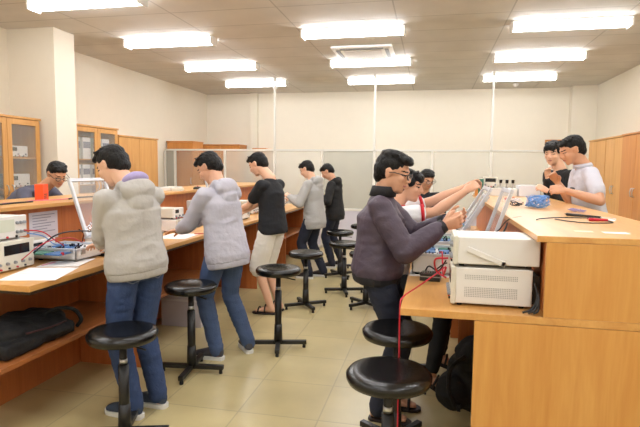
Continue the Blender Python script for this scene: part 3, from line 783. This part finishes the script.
person('man in black hooded jacket and dark jeans, farthest along the left bench', (-1.40, 7.6, .88), (-1.43, 7.6, 1.30), (-1.52, 7.58, 1.43), 185, 178, pitch=38, s=.95,
       hands=[((-1.66, 7.42, 1.08), (.2, -.5, -.8), (0, .7, -.6), 45), ((-1.72, 7.7, 1.02), (.3, .6, -.7), D_, 40)],
       legs=[((-1.42, 7.52, .09), (-1, .2, 0), 180, 0), ((-1.30, 7.70, .09), (-1, .2, 0), 180, 0)], skin='skin', vox=.009,
       top='hoodie', topm='blackshirt', hood='blackshirt', botm='navy', shoem='sandal', hem=-.12, hairstyle=0)
# main man with glasses
person('man with glasses in plum-grey zip jacket and navy jeans at the right bench', (-.30, 3.06, .92), (-.28, 3.06, 1.345), (-.215, 3.04, 1.47), -10, 2, pitch=14, s=1.0,
       hands=[((.085, 3.06, 1.20), (-.2, .5, -.8), (0, -.75, .45), 40, (1, -.1, .25)), ((.065, 2.93, 1.18), (-.3, -.35, -.9), (0, .75, .3), 38, (1, .12, .28))],
       legs=[((-.22, 3.17, .09), (1, 0, 0), 0, 0), ((-.27, 2.99, .09), (1, 0, 0), -5, 0)], skin='skin', vox=.005,
       top='jacket', topm='purple', cuffs='collar', waistm='collar', botm='navy', shoes='sandal', shoem='sandal', hem=-.05, hairstyle=1, spec=True)
# seated white/red
person('seated man in white t-shirt with red trim reaching across the right bench', (-.25, 3.74, .74), (-.255, 3.74, 1.235), (-.155, 3.73, 1.375), -5, 0, pitch=10, s=.98,
       hands=[((.26, 3.92, 1.37), (0, .3, -1), (0, -.6, -.6), 45), ((.22, 3.66, 1.34), (0, -.3, -1), (0, .6, -.6), 45)],
       legs=[((.10, 3.88, .12), (1, 0, .6), 0, 15), ((.035, 3.50, .115), (1, 0, .8), -10, 25)], skin='skin', vox=.006, seated=True,
       top='tee', topm='whitetee', sleeve='short', trim='redtrim', bottom='slim', botm='blktrs', shoes='sandal', shoem='sandal', hem=-.05, hairstyle=2)
person('seated man in black shirt and glasses at the far end of the right bench', (-.10, 6.42, .74), (-.09, 6.33, 1.22), (-.05, 6.26, 1.365), -62, -80, pitch=22, s=.98,
       hands=[((.08, 6.05, .96), (.4, .1, -1), D_, 35), ((-.14, 6.02, .96), (-.4, .1, -1), D_, 35)],
       legs=[((.06, 6.12, .12), (0, -1, .6), -80, 0), ((-.20, 6.12, .12), (0, -1, .6), -90, 0)], skin='skin3', vox=.009, seated=True,
       top='tee', topm='blacktee', sleeve='short', bottom='slim', botm='navy', shoem='shoeg', hem=-.05, hairstyle=0, spec=True)
person('smiling man in black sweater holding a small part, behind the right bench', (1.32, 5.62, .98), (1.25, 5.60, 1.50), (1.17, 5.56, 1.66), 236, 205, pitch=12, s=1.03,
       hands=[((1.11, 5.36, 1.28), (.5, -.1, -.9), (-.1, .6, -.5), 45), ((1.12, 5.5, 1.40), (.3, .5, -.9), (.3, -.5, 0), 55, (-.1, -.1, 1))],
       legs=[((1.38, 5.52, .09), (-1, 0, 0), 215, 0), ((1.24, 5.74, .09), (-1, 0, 0), 215, 0)], skin='skin2', vox=.008,
       top='hoodie', topm='blackshirt', botm='navy', shoem='shoeg', hem=-.10, hairstyle=2)
person('man in pale grey polo shirt with a wristwatch, looking down behind the right bench', (1.30, 4.60, 1.0), (1.20, 4.60, 1.53), (1.10, 4.58, 1.655), 186, 182, pitch=24, s=.97,
       hands=[((1.02, 4.33, 1.335), (.9, -.5, -.5), (-.1, .7, -.3), 45, (-1, 0, .1)), ((1.02, 4.62, 1.39), (.6, .3, -.9), (-.2, -.6, -.3), 45)],
       legs=[((1.34, 4.50, .09), (-1, 0, 0), 180, 0), ((1.38, 4.72, .09), (-1, 0, 0), 180, 0)], skin='skin3', vox=.0065,
       top='polo', topm='polo', sleeve='short', botm='navy', shoem='shoeg', hem=-.10, hairstyle=0)
person('man in slate sweater and dark glasses bent forward behind the left hutch', (-4.12, 4.30, .92), (-3.62, 4.28, 1.265), (-3.43, 4.26, 1.405), -25, 0, pitch=28, s=.98,
       hands=[((-3.30, 4.50, 1.10), (.3, .5, -.9), D_, 20), ((-3.30, 4.08, 1.10), (.3, -.5, -.9), D_, 20)],
       legs=[((-4.18, 4.42, .09), (1, 0, 0), 0, 0), ((-4.18, 4.18, .09), (1, 0, 0), 0, 0)], skin='skin3', vox=.0075,
       top='hoodie', topm='navysw', botm='navy', shoem='shoeg', hem=-.06, hairstyle=0, spec=True)
# ------------------------------------------------------------------ things on the benches
def wire(label, pts, m, r=.0028, group=None, name='cable', cat='cable', n=8):
    P = curve_pts(pts, n); mb = MB().tube(P, r, 7); o = mb.build(name, m, smooth=True, loc=P[0]); return tag(o, label, cat, group)
def kit(label, x, y, side, lid=True, lean=18, h=.115, L=.46, W=.42, lidh=.36, full=True):
    """training kit: an open aluminium edged case; user side towards -X for side=+1"""
    t = thing('training_kit', label, 'electronics kit', (x, y, ZD), 0 if side > 0 else pi)
    c = MB(); w, l = W/2, L/2
    c.box(-w, w, -l, l, .012, .022); c.box(-w, -w+.012, -l, l, .012, h); c.box(w-.012, w, -l, l, .012, h); c.box(-w, w, -l, -l+.012, .012, h); c.box(-w, w, l-.012, l, .012, h)
    c.build('case', M['white'], t, bevel=.003)
    e = MB()
    for (a, b_, cc, d) in ((-w-.004, w+.004, -l-.004, -l+.014), (-w-.004, w+.004, l-.014, l+.004), (-w-.004, -w+.014, -l+.014, l-.014), (w-.014, w+.004, -l+.014, l-.014)): e.box(a, b_, cc, d, h-.012, h+.002)
    e.build('rim', M['alu'], t, bevel=.001)
    for sx in (-1, 1):
        for sy in (-1, 1): MB().cyl((sx*(w-.03), sy*(l-.03), 0), (sx*(w-.03), sy*(l-.03), .012), .012, .012, 10).build('foot', M['rubber'], t)
    pn = MB().box(-w+.014, w-.014, -l+.014, l-.014, h-.03, h-.022).build('panel', M['instw'], t)
    rnd = random.Random(int(abs(y)*100))
    for i in range(3):
        for j in range(3):
            bx0 = -w+.025+i*.13; by0 = -l+.03+j*.14
            bd = MB().box(bx0, bx0+.11, by0, by0+.115, h-.022, h-.014).build('circuit_board', M['pcbb'] if (i+j) % 3 else (M['pcbg'] if i else M['whitew']), pn, bevel=.001)
    cp = MB()
    for q in range(46 if full else 14):
        px = rnd.uniform(-w+.03, w-.05); py = rnd.uniform(-l+.03, l-.03); s_ = rnd.uniform(.004, .011)
        cp.box(px, px+s_, py, py+s_*rnd.uniform(.6, 2), h-.0145, h-.012+s_*rnd.uniform(.5, 1.6))
    cp.build('components', M['dark'], pn)['kind'] = 'stuff'
    for q in range(5): MB().cyl((-w+.03, -l+.05+q*.085, h-.022), (-w+.03, -l+.05+q*.085, h-.004), .011, .009, 12).build('knob', M['knob'] if q % 2 else M['red'], t)
    for sy in (-.6, .6):
        MB().box(-w-.008, -w-.0, sy*l-.02, sy*l+.02, h*.55, h-.006).build('latch', M['steel'], t, bevel=.001)
    if lid:
        mm = Matrix.Translation((w, 0, h)) @ Matrix.Rotation(R(lean), 4, 'Y')
        f = MB(); b = .026
        f.box(-.02, .0, -l, l, 0, b, mm); f.box(-.02, .0, -l, l, lidh-b, lidh, mm); f.box(-.02, .0, -l, -l+b, b, lidh-b, mm); f.box(-.02, .0, l-b, l, b, lidh-b, mm)
        lo = f.build('lid', M['alu'], t, bevel=.003)
        MB().box(-.012, -.008, -l+b, l-b, b, lidh-b, mm).build('acrylic_pane', M['acr'], lo)
        MB().box(-.004, .008, -.05, .05, lidh-.02, lidh-.008, mm).build('handle', M['instg'], lo, bevel=.002)
        for sy in (-.7, .7): MB().cyl(mm @ V((-.004, sy*l-.02, 0)), mm @ V((-.004, sy*l+.02, 0)), .006, .006, 8).build('hinge', M['steel'], t)
    return t
def sheet(label, pts, m=None, z=ZD, lines=None, sag=None, name='paper_sheet'):
    """quad sheet corners (x,y) with small thickness; sag: dict corner->dz"""
    c = V((sum(p[0] for p in pts)/4, sum(p[1] for p in pts)/4, z)); n = 8; vs = []; fs = []
    zs = [0]*4
    if sag:
        for k, v in sag.items(): zs[k] = v
    for t_ in (0, .0012):
        for i in range(n+1):
            for j in range(n+1):
                u, v = i/n, j/n; wt = [(1-u)*(1-v), u*(1-v), u*v, (1-u)*v]
                x = sum(a*p[0] for a, p in zip(wt, pts)); y = sum(a*p[1] for a, p in zip(wt, pts)); zz = sum(a*a*a*q for a, q in zip(wt, zs))
                vs.append((x, y, z+.001+t_+zz))
    N = (n+1)*(n+1)
    for i in range(n):
        for j in range(n):
            a = i*(n+1)+j; fs += [(a, a+1, a+n+2, a+n+1), (a+N, a+n+1+N, a+n+2+N, a+1+N)]
    for i in range(n): 
        for (a, b_) in ((i, i+1), (n*(n+1)+i, n*(n+1)+i+1), (i*(n+1), (i+1)*(n+1)), (i*(n+1)+n, (i+1)*(n+1)+n)): fs.append((a, b_, b_+N, a+N))
    o = MB().add(vs, fs).build(name, m or M['paper'], loc=c); tag(o, label, 'paper')
    if lines:
        g = MB()
        for (u0, u1, v, hw) in lines:
            P = lambda u, v_: V([sum(a*p[k] for a, p in zip([(1-u)*(1-v_), u*(1-v_), u*v_, (1-u)*v_], pts)) for k in (0, 1)]+[z+.0032])-c
            g.add([P(u0, v-hw), P(u1, v-hw), P(u1, v+hw), P(u0, v+hw)], [(0, 1, 2, 3)])
        g.build('printed_lines', M['inkd'], o)
    return o

# left bench, near end
instrument('white triple-knob power supply with dark display at the near end of the left bench', 'power supply', (-2.53, 2.575, ZD), pi/2, .30, .30, .175, M['instw'], scr=(.25, .88), knobs=5, name='power_supply', sideventz=[(.05, .13)])
instrument('cream oscilloscope with pale screen stacked on the left power supply', 'oscilloscope', (-2.54, 2.55, ZD+.1795), pi/2, .34, .24, .135, M['inst'], scr=(.35, .72), dark=False, knobs=6)
sheet('white paper sheet drooping over the left bench corner', [(-2.26, 2.32), (-1.97, 2.40), (-2.08, 2.74), (-2.36, 2.66)], sag={1: -.0}, lines=[(.1, .6, .5, .008)])
sheet('white paper sheet with pink highlighting, nearer the grey sleeve on the left bench', [(-2.33, 2.68), (-2.10, 2.76), (-2.17, 3.03), (-2.37, 2.86)], z=ZD+.0025, lines=[(.1, .8, .3, .01), (.1, .5, .6, .008)])
pk = MB().box(-2.345, -2.33, 2.72, 2.84, 0, .001).build('paper_strip', M['ink'], None, loc=(-2.34, 2.78, 0)); pk.location = (-2.325, 2.78, ZD+.006); tag(pk, 'thin pink paper strip lying on the left bench papers', 'paper')
kit('open circuit trainer tray with dark boards beside the left power supply', -2.36, 3.03, -1, lid=False, h=.085, L=.30, W=.32)
kit('open training kit with raised see-through lid in front of the nearest grey hoodie', -2.265, 3.53, -1, lid=True, lean=18, h=.10, L=.44, W=.38, lidh=.44)
hb = thing('notice_sheet', 'pale printed sheet taped to the brown panel under the left hutch', 'notice', (-2.7185, 3.22, 1.08))
MB().box(0, .002, -.14, .14, -.12, .08).build('sheet', M['hoodiel'] if False else M['lowpan'], hb)
for q in range(7): MB().box(.002, .0026, -.11, .11-(q % 3)*.04, .055-q*.02, .061-q*.02).build('text_line', M['inkd'], hb)
wire('thin red test lead looping from the left power supply to the trainer tray', [(-2.375, 2.62, .93), (-2.30, 2.72, 1.02), (-2.27, 2.9, 1.03), (-2.28, 3.05, .98)], M['red'], .003)
wire('black cable arching across the open training kit at left', [(-2.36, 2.70, .96), (-2.30, 2.85, 1.06), (-2.24, 3.1, 1.05), (-2.15, 3.32, .99)], M['blackw'], .005)
wire('brown cable loop standing behind the raised clear lid at left', [(-2.66, 3.55, .885), (-2.66, 3.6, .98), (-2.66, 3.75, 1.07), (-2.66, 3.88, 1.05), (-2.66, 3.80, .97), (-2.66, 3.62, .95), (-2.66, 3.52, 1.0)], M['edge'], .004)
wire('red test lead with clip hanging at the left oscilloscope', [(-2.41, 2.69, 1.1), (-2.36, 2.78, 1.08), (-2.34, 2.86, 1.02), (-2.33, 2.93, .975)], M['red'], .004)
wire('blue test lead beside the red one at the left oscilloscope', [(-2.41, 2.71, 1.08), (-2.37, 2.8, 1.05), (-2.36, 2.88, .99), (-2.34, 2.97, .972)], M['blue'], .004)
# objects on the left hutch
oc = thing('orange_card_box', 'bright orange card box standing on the left hutch', 'box', (-2.93, 3.46, ZH), R(20))
MB().box(-.03, .03, -.055, .055, 0, .125).build('carton', M['orange'], oc, bevel=.002)
for q in range(3): MB().box(.03, .0305, -.035, .03-.01*q, .045-.014*q, .050-.014*q).build('text_line', M['bagtrim'], oc)
wire('black cable with plug lying on the near end of the left hutch', [(-2.76, 2.62, ZH+.006), (-2.80, 2.85, ZH+.006), (-2.84, 3.05, ZH+.006), (-2.83, 3.25, ZH+.006)], M['blackw'], .006)
wire('pink and red lead lying along the left hutch before the orange box', [(-2.9, 3.05, ZH+.005), (-2.86, 3.2, ZH+.005), (-2.92, 3.35, ZH+.005), (-2.83, 3.5, ZH+.005), (-2.85, 3.7, ZH+.005)], M['ink'], .004)
wire('black lead behind the orange box on the left hutch', [(-2.8, 3.6, ZH+.006), (-2.86, 3.8, ZH+.006), (-2.8, 4.0, ZH+.006)], M['blackw'], .006)
def smallbox(name, label, cat, x, y, z, w, d, h, m, rz=0, top=None):
    t = thing(name, label, cat, (x, y, z), rz)
    MB().box(-w/2, w/2, -d/2, d/2, 0, h).build('body', m, t, bevel=.004)
    MB().box(-w/2*.7, w/2*.7, -d/2*.7, d/2*.7, h, h+.004).build('top_plate', top or M['inst'], t, bevel=.001)
    return t
smallbox('adapter_box', 'low white adapter box on the left hutch between the two hoodies', 'box', -2.9, 5.42, ZH, .16, .34, .035, M['instw'], .1)
smallbox('adapter_box', 'low cream adapter box beside the white one on the left hutch', 'box', -2.73, 5.28, ZH, .10, .16, .03, M['inst'], .3)
cpx = thing('black_cap', 'round black cap on the left hutch beside the second hoodie', 'cap', (-2.72, 5.75, ZH))
MB().lathe([(.055, 0), (.05, .02), (.03, .03), (.001, .031)], n=20).build('lid', M['black'], cpx, smooth=True)
MB().lathe([(.008, .031), (.008, .04), (.001, .041)], n=10).build('button', M['red'], cpx)
smallbox('adapter_box', 'small red and black block at the far part of the left hutch', 'box', -2.72, 6.3, ZH, .06, .12, .03, M['bagtrim'], 0)
# second/third station of the left row
instrument('white bench meter standing on the left bench behind the nearest grey hoodie', 'bench meter', (-2.42, 4.52, ZD), pi/2, .20, .26, .12, M['instw'], name='bench_meter', knobs=3)
instrument('small cream meter stacked on the white bench meter at left', 'bench meter', (-2.44, 4.52, ZD+.1235), pi/2, .18, .22, .10, M['inst'], name='bench_meter', knobs=3)
sheet('white paper sheets under the hand of the second hoodie man', [(-2.30, 4.02), (-2.04, 4.05), (-2.07, 4.40), (-2.32, 4.36)], lines=[(.1, .8, .3, .01), (.1, .6, .6, .01)])
instrument('grey oscilloscope against the panel beyond the second hoodie man', 'oscilloscope', (-2.42, 5.25, ZD), pi/2, .30, .26, .15, M['instg'], knobs=4)
instrument('grey meter stacked on the oscilloscope beyond the second hoodie man', 'bench meter', (-2.43, 5.25, ZD+.1535), pi/2, .28, .24, .10, M['instg'], knobs=3, name='bench_meter')
kit('open training kit with a raised lid before the man in the black t-shirt', -2.29, 5.72, -1, lid=True, lean=12, h=.10, L=.36, W=.34, lidh=.42, full=False)
sheet('white paper sheet in front of the man in white shorts', [(-2.25, 5.02), (-2.03, 5.04), (-2.05, 5.34), (-2.24, 5.34)], lines=[(.1, .8, .3, .01)])
wire('black cable hanging over the bench edge beside the second hoodie', [(-2.1, 4.95, ZD+.006), (-1.995, 4.95, ZD+.004), (-1.985, 4.95, .8), (-1.985, 4.93, .5), (-1.985, 4.95, .42)], M['blackw'], .006)
wire('red lead dangling below the left bench beside the second hoodie', [(-2.1, 4.36, ZD+.006), (-1.995, 4.38, ZD+.004), (-1.985, 4.38, .8), (-1.98, 4.42, .66), (-1.985, 4.44, .55)], M['red'], .004)
instrument('cream oscilloscope before the dark grey fleece man', 'oscilloscope', (-2.40, 6.55, ZD), pi/2, .30, .28, .17, M['inst'], knobs=4)
kit('small open tray kit before the dark grey fleece man', -2.22, 6.95, -1, lid=False, h=.09, L=.28, W=.30, full=False)
instrument('grey oscilloscope before the man in the black hooded jacket', 'oscilloscope', (-2.38, 7.75, ZD), pi/2, .30, .28, .17, M['instg'], knobs=4)
# right bench near stack
instrument('white ventilated power supply at the near end of the right bench', 'power supply', (.275, 2.535, ZD), -pi/2, .25, .35, .178, M['instw'], scr=(.2, .85), knobs=5, name='power_supply', sideventz=[(.045, .10), (.125, .15)])
instrument('white oscilloscope with tilted carry handle, stacked on the right power supply', 'oscilloscope', (.29, 2.535, ZD+.1825), -pi/2, .26, .37, .135, M['instw'], scr=(.1, .5), dark=False, knobs=6, handle=True)
hs = thing('heat_sink', 'black finned heat sink and socket behind the right power supply', 'heat sink', (.465, 2.53, ZD+.02))
MB().box(-.012, .012, -.1, .1, 0, .13).build('block', M['black'], hs, bevel=.002)
for q in range(8): MB().box(.012, .02, -.095+q*.025, -.085+q*.025, .005, .125).build('fin', M['black'], hs)
for q in range(3):
    wire(['thick black power cord behind the right power supply, nearest the viewer', 'black power cord coiling behind the white ventilated supply', 'black cord drooping beside the heat sink on the right bench'][q],
         [(.455+.008*q, 2.40, 1.0-.02*q), (.463, 2.36-.012*q, .95), (.44+.01*q, 2.34-.01*q, .90), (.40+.02*q, 2.33-.01*q, .883+.002*q)], M['blackw'], .005)
tb = thing('terminal_box', 'small black terminal box with silver pins on the right bench', 'terminal box', (.01, 2.94, ZD), R(-6))
MB().box(-.055, .055, -.045, .045, 0, .022).build('body', M['black'], tb, bevel=.003)
MB().box(-.055, .055, -.045, .045, .028, .042).build('upper_plate', M['black'], tb, bevel=.003)
MB().box(-.05, .05, -.04, .04, .0215, .0285).build('spacer', M['instg'], tb)
for q in range(8): MB().cyl((-.045+q*.013, -.01, .042), (-.045+q*.013, -.01, .055), .003, .003, 8).build('pin', M['steel'], tb)
sheet('white paper sheet lying under the right bench training kit', [(-.11, 3.02), (.12, 3.02), (.12, 3.2), (-.11, 3.2)])
k1 = kit('open white training kit with blue boards at the hands of the man in glasses', .115, 3.25, 1, lid=True, lean=18, h=.125, L=.38, W=.43, lidh=.40)
kit('open training kit with sloping lid that the seated man in white reaches over', .03, 3.80, 1, lid=True, lean=31, h=.13, L=.46, W=.30, lidh=.42)
kit('open training kit at the far part of the right bench, near the man in black', .12, 4.75, 1, lid=True, lean=30, h=.13, L=.44, W=.42, lidh=.3, full=False)
kit('flat training kit before the seated man in black', .1, 5.45, 1, lid=False, h=.09, L=.40, W=.36, full=False)
wire('long red cable running over the bench edge and hanging beside the front stool', [(.085, 2.80, .98), (.02, 2.70, .945), (-.06, 2.57, .91), (-.118, 2.47, .884), (-.128, 2.42, .84), (-.127, 2.415, .6), (-.127, 2.42, .35), (-.125, 2.42, .05)], M['red'], .0038)
wire('red test lead looping between the kit and the power supply on the right bench', [(.06, 3.16, .995), (.07, 3.0, 1.02), (.075, 2.85, .93), (.085, 2.72, .99)], M['red'], .005)
wire('second red lead with clip beside the right power supply', [(.09, 2.66, 1.05), (.03, 2.72, 1.03), (.04, 2.82, .95), (.09, 2.8, .92)], M['red'], .005)
wire('black lead from the terminal box up to the white supply', [(.03, 2.97, .92), (.07, 2.9, .97), (.09, 2.8, 1.0)], M['blackw'], .004)
wire('black lead leaving the left side of the terminal box', [(-.02, 2.97, .92), (.0, 2.9, .96), (.05, 2.84, .95), (.085, 2.76, 1.02)], M['blackw'], .004)
wire('black cable from the raised lids curving onto the right hutch', [(.10, 3.05, 1.17), (.25, 3.0, 1.13), (.36, 3.02, 1.15), (.44, 3.1, 1.216), (.6, 3.3, 1.216), (.80, 3.33, 1.216)], M['blackw'], .0032)
wire('black cable drooping from the lids down to the right worktop', [(.43, 3.12, 1.19), (.40, 3.0, 1.16), (.35, 2.95, 1.08), (.33, 2.9, .98), (.34, 2.86, .885)], M['blackw'], .005)
# on the right hutch
def bundle(label, cx, cy, r, n, m, seed, flat=.35, name='wire_bundle'):
    rn = random.Random(seed); mb = MB()
    for i in range(n):
        a = rn.uniform(0, 6.28); pts = []
        for k in range(6):
            a += rn.uniform(.5, 1.6); q = r*rn.uniform(.3, 1)
            pts.append((cx+q*cos(a), cy+q*sin(a)*1.7, ZH+.004+rn.uniform(0, r*flat*2)))
        mb.tube(curve_pts(pts, 5), .0022, 5)
    o = mb.build(name, m, smooth=True, loc=(cx, cy, ZH)); return tag(o, label, 'wires')
bundle('tangled bundle of light blue jumper wires on the right hutch', .75, 3.98, .085, 24, M['blue'], 4, .5)
bundle('small tangle of white jumper wires near the blue bundle', .66, 4.5, .08, 6, M['whitew'], 9, .25)
bundle('small tangle of red jumper wires left of the blue bundle', .68, 4.75, .07, 5, M['red'], 12, .2)
bundle('small tangle of navy jumper wires by the kit lids on the right hutch', .62, 4.1, .06, 5, M['navy'], 15, .3)
bundle('few lilac jumper wires beside the blue bundle towards the polo shirt man', .93, 3.66, .06, 5, M['hoodiel'], 21, .15)
def probe(label, p0, p1, m, mh):
    t = thing('test_probe', label, 'test probe', (p0[0], p0[1], ZH+.009)); d = V((p1[0]-p0[0], p1[1]-p0[1], 0))
    MB().cyl((0, 0, 0), d*.65, .009, .006, 12).build('handle', mh, t, smooth=True); MB().cyl(d*.65, d*.92, .003, .002, 8).build('needle', M['steel'], t)
    MB().lathe([(.011, 0), (.011, .004)], n=10).build('guard', m, t)
    return t
probe('black test probe pointing right on the right hutch', (.80, 3.36), (1.02, 3.12), M['blackw'], M['blackw'])
probe('red test probe on the right hutch in front of the black one', (.84, 3.05), (.98, 3.03), M['red'], M['red'])
wire('thin black lead curving around the red probe on the right hutch', [(.67, 3.06, ZH+.004), (.72, 2.96, ZH+.004), (.80, 2.90, ZH+.004), (.92, 2.94, ZH+.004), (.93, 3.04, ZH+.004), (.86, 3.10, ZH+.004)], M['blackw'], .003)
wire('black lead with clip lying along the middle of the right hutch', [(.56, 2.98, ZH+.005), (.6, 3.06, ZH+.005), (.72, 3.16, ZH+.005), (.9, 3.19, ZH+.005)], M['blackw'], .003)
for (x, y, w_, l_, lb, mm_) in ((.675, 2.52, .075, .05, 'yellowish tape patch on the near edge of the right hutch', 'tape'), (.80, 2.50, .10, .06, 'wide cream tape patch on the near edge of the right hutch', 'paper')):
    o = MB().box(-w_/2, w_/2, -l_/2, l_/2, 0, .0008).build('tape_patch', M[mm_]); o.location = (x, y, ZH+.0006); tag(o, lb, 'tape')
# far end of the right hutch
smallbox('breadboard_base', 'long white base unit at the far end of the right hutch', 'electronics unit', .72, 5.68, ZH, .27, .2, .075, M['instw'])
instrument('small white meter with a dark display on the far end of the right hutch', 'bench meter', (.60, 5.74, ZH+.0795), 0, .13, .12, .11, M['instw'], scr=(.1, .9), knobs=2, name='bench_meter')
smallbox('plastic_case', 'pale lilac case at the far end of the right hutch', 'case', .965, 5.66, ZH, .2, .22, .11, M['whitew'], 0, M['instg'])
for q in range(3):
    t = thing('terminal_post', ['black terminal post nearest the dark display, far right hutch', 'middle black terminal post on the far white base', 'terminal post at the right of the far white base'][q], 'terminal', (.70+.06*q, 5.66, ZH+.0795))
    MB().cyl((0, 0, 0), (0, 0, .05), .008, .008, 10).build('stem', M['steel'], t); MB().cyl((0, 0, .05), (0, 0, .085), .014, .016, 10).build('cap', M['dark'], t)
smallbox('relay_block', 'teal and grey block left of the far meter on the right hutch', 'block', .50, 5.7, ZH, .06, .08, .17, M['pcbg'])
smallbox('relay_block', 'brownish block beside the teal block on the far right hutch', 'block', .45+.0, 5.55, ZH, .03, .06, .15, M['cabdk'])
# bags
bg = MB(); ell(bg, (-2.32, 2.5, .56), (.20, .32, .065)); ell(bg, (-2.30, 2.40, .575), (.16, .20, .055)); ell(bg, (-2.20, 2.60, .53), (.13, .16, .05)); bg.box(-2.48, -2.11, 2.2, 2.72, .485, .55)
b = blend('backpack', bg, M['fabricblk'], None, .009, 5, (-2.3, 2.5, .48), fold(.012, 7, 10)); b.location = (-2.3, 2.5, .485); tag(b, 'black backpack lying flat on the foot shelf under the left bench', 'bag')
MB().tube([p-V((-2.3, 2.5, .48)) for p in curve_pts([(-2.22, 2.52, .58), (-2.18, 2.62, .635), (-2.12, 2.72, .62), (-2.09, 2.76, .55), (-2.12, 2.76, .50)], 6)], .012, 8).build('strap', M['fabricblk'], b, smooth=True)
MB().tube([p-V((-2.3, 2.5, .48)) for p in curve_pts([(-2.12, 2.35, .58), (-2.09, 2.5, .575), (-2.10, 2.64, .57)], 6)], .005, 6).build('zip', M['bagtrim'], b, smooth=True)
bg = MB(); ell(bg, (.27, 3.2, .21), (.15, .14, .20)); ell(bg, (.30, 3.18, .36), (.13, .12, .12)); ell(bg, (.16, 3.12, .16), (.10, .10, .12))
b = blend('backpack', bg, M['fabricblk'], None, .009, 5, (.27, 3.18, 0), fold(.014, 7, 9, 4)); b.location = (.27, 3.18, .012); tag(b, 'dark backpack slumped on the floor under the right bench', 'bag')
MB().tube([p-V((.27, 3.18, 0)) for p in curve_pts([(.22, 3.05, .40), (.14, 3.0, .34), (.13, 2.99, .22), (.17, 3.02, .1)], 6)], .012, 8).build('strap', M['fabricblk'], b, smooth=True)
MB().box(-.09, -.07, -.19, -.175, .09, .13).build('buckle', M['rubber'], b)

bpy.context.view_layer.update()
_p = [o for o in bpy.data.objects if o.get('category') == 'person' and 'polo' in o['label']][0]
_w = V((1.045, 4.335, 1.333)); _e = V((1.27, 4.38, 1.30)); _d = (_w-_e).normalized(); _a, _b = perp(_d); _c = _e.lerp(_w, .93)-_p.location
MB().rings([[_c+_d*t_+_a*(r_*cos(2*pi*k/20))+_b*(r_*sin(2*pi*k/20)) for k in range(20)] for t_, r_ in ((-.012, .028), (-.01, .033), (.01, .032), (.012, .027))]).build('wristwatch', M['dark'], _p, smooth=True)

instrument('cream meter behind the open trainer tray on the left bench', 'bench meter', (-2.62, 3.0, ZD), pi/2, .22, .16, .12, M['inst'], name='bench_meter', knobs=3)
cm = thing('circuit_module', 'small black circuit module by the hand of the nearest hoodie man', 'circuit module', (-2.17, 3.20, ZD))
MB().box(-.05, .05, -.07, .07, 0, .02).build('base', M['black'], cm, bevel=.002); MB().box(-.04, .04, -.06, .06, .02, .024).build('board', M['cabdk'], cm)
for q in range(3): MB().cyl((-.02+.02*q, -.03+.025*q, .024), (-.02+.02*q, -.03+.025*q, .04), .007, .007, 10).build('capacitor', M['steel'], cm)
hm = thing('circuit_module', 'white breadboard module between the raised lids and the right hutch', 'circuit module', (.36, 3.68, ZD))
MB().box(-.05, .05, -.09, .09, 0, .11).build('base', M['instw'], hm, bevel=.003); MB().box(-.04, .04, -.08, .08, .11, .118).build('breadboard', M['whitew'], hm); MB().box(-.02, .02, -.06, .0, .118, .125).build('chip', M['dark'], hm)
# ------------------------------------------------------------------ camera and light settings

cam = bpy.data.cameras.new('camera'); co = bpy.data.objects.new('camera', cam); COL.objects.link(co)
cam.sensor_width = 36; cam.lens = 36*520/640; cam.clip_start = .05; cam.clip_end = 60
rt = V((.97769575, .20978998, .00995956)).normalized(); dn = V((.02843327, -.08522718, -.99595576)).normalized()
dn = (dn-rt*dn.dot(rt)).normalized(); fw = rt.cross(-dn)*-1
if fw.y < 0: fw = -fw
mw = Matrix((rt, -dn, -fw)).transposed().to_4x4(); mw.translation = V((0, 0, 1.5)); co.matrix_world = mw
S.camera = co
w = bpy.data.worlds.new('world'); S.world = w; w.use_nodes = True
w.node_tree.nodes['Background'].inputs[0].default_value = (.9, .93, 1, 1); w.node_tree.nodes['Background'].inputs[1].default_value = .3
S.view_settings.view_transform = 'Standard'; S.view_settings.look = 'None'; S.view_settings.gamma = 1; S.view_settings.exposure = 0.8
S.view_settings.use_curve_mapping = False
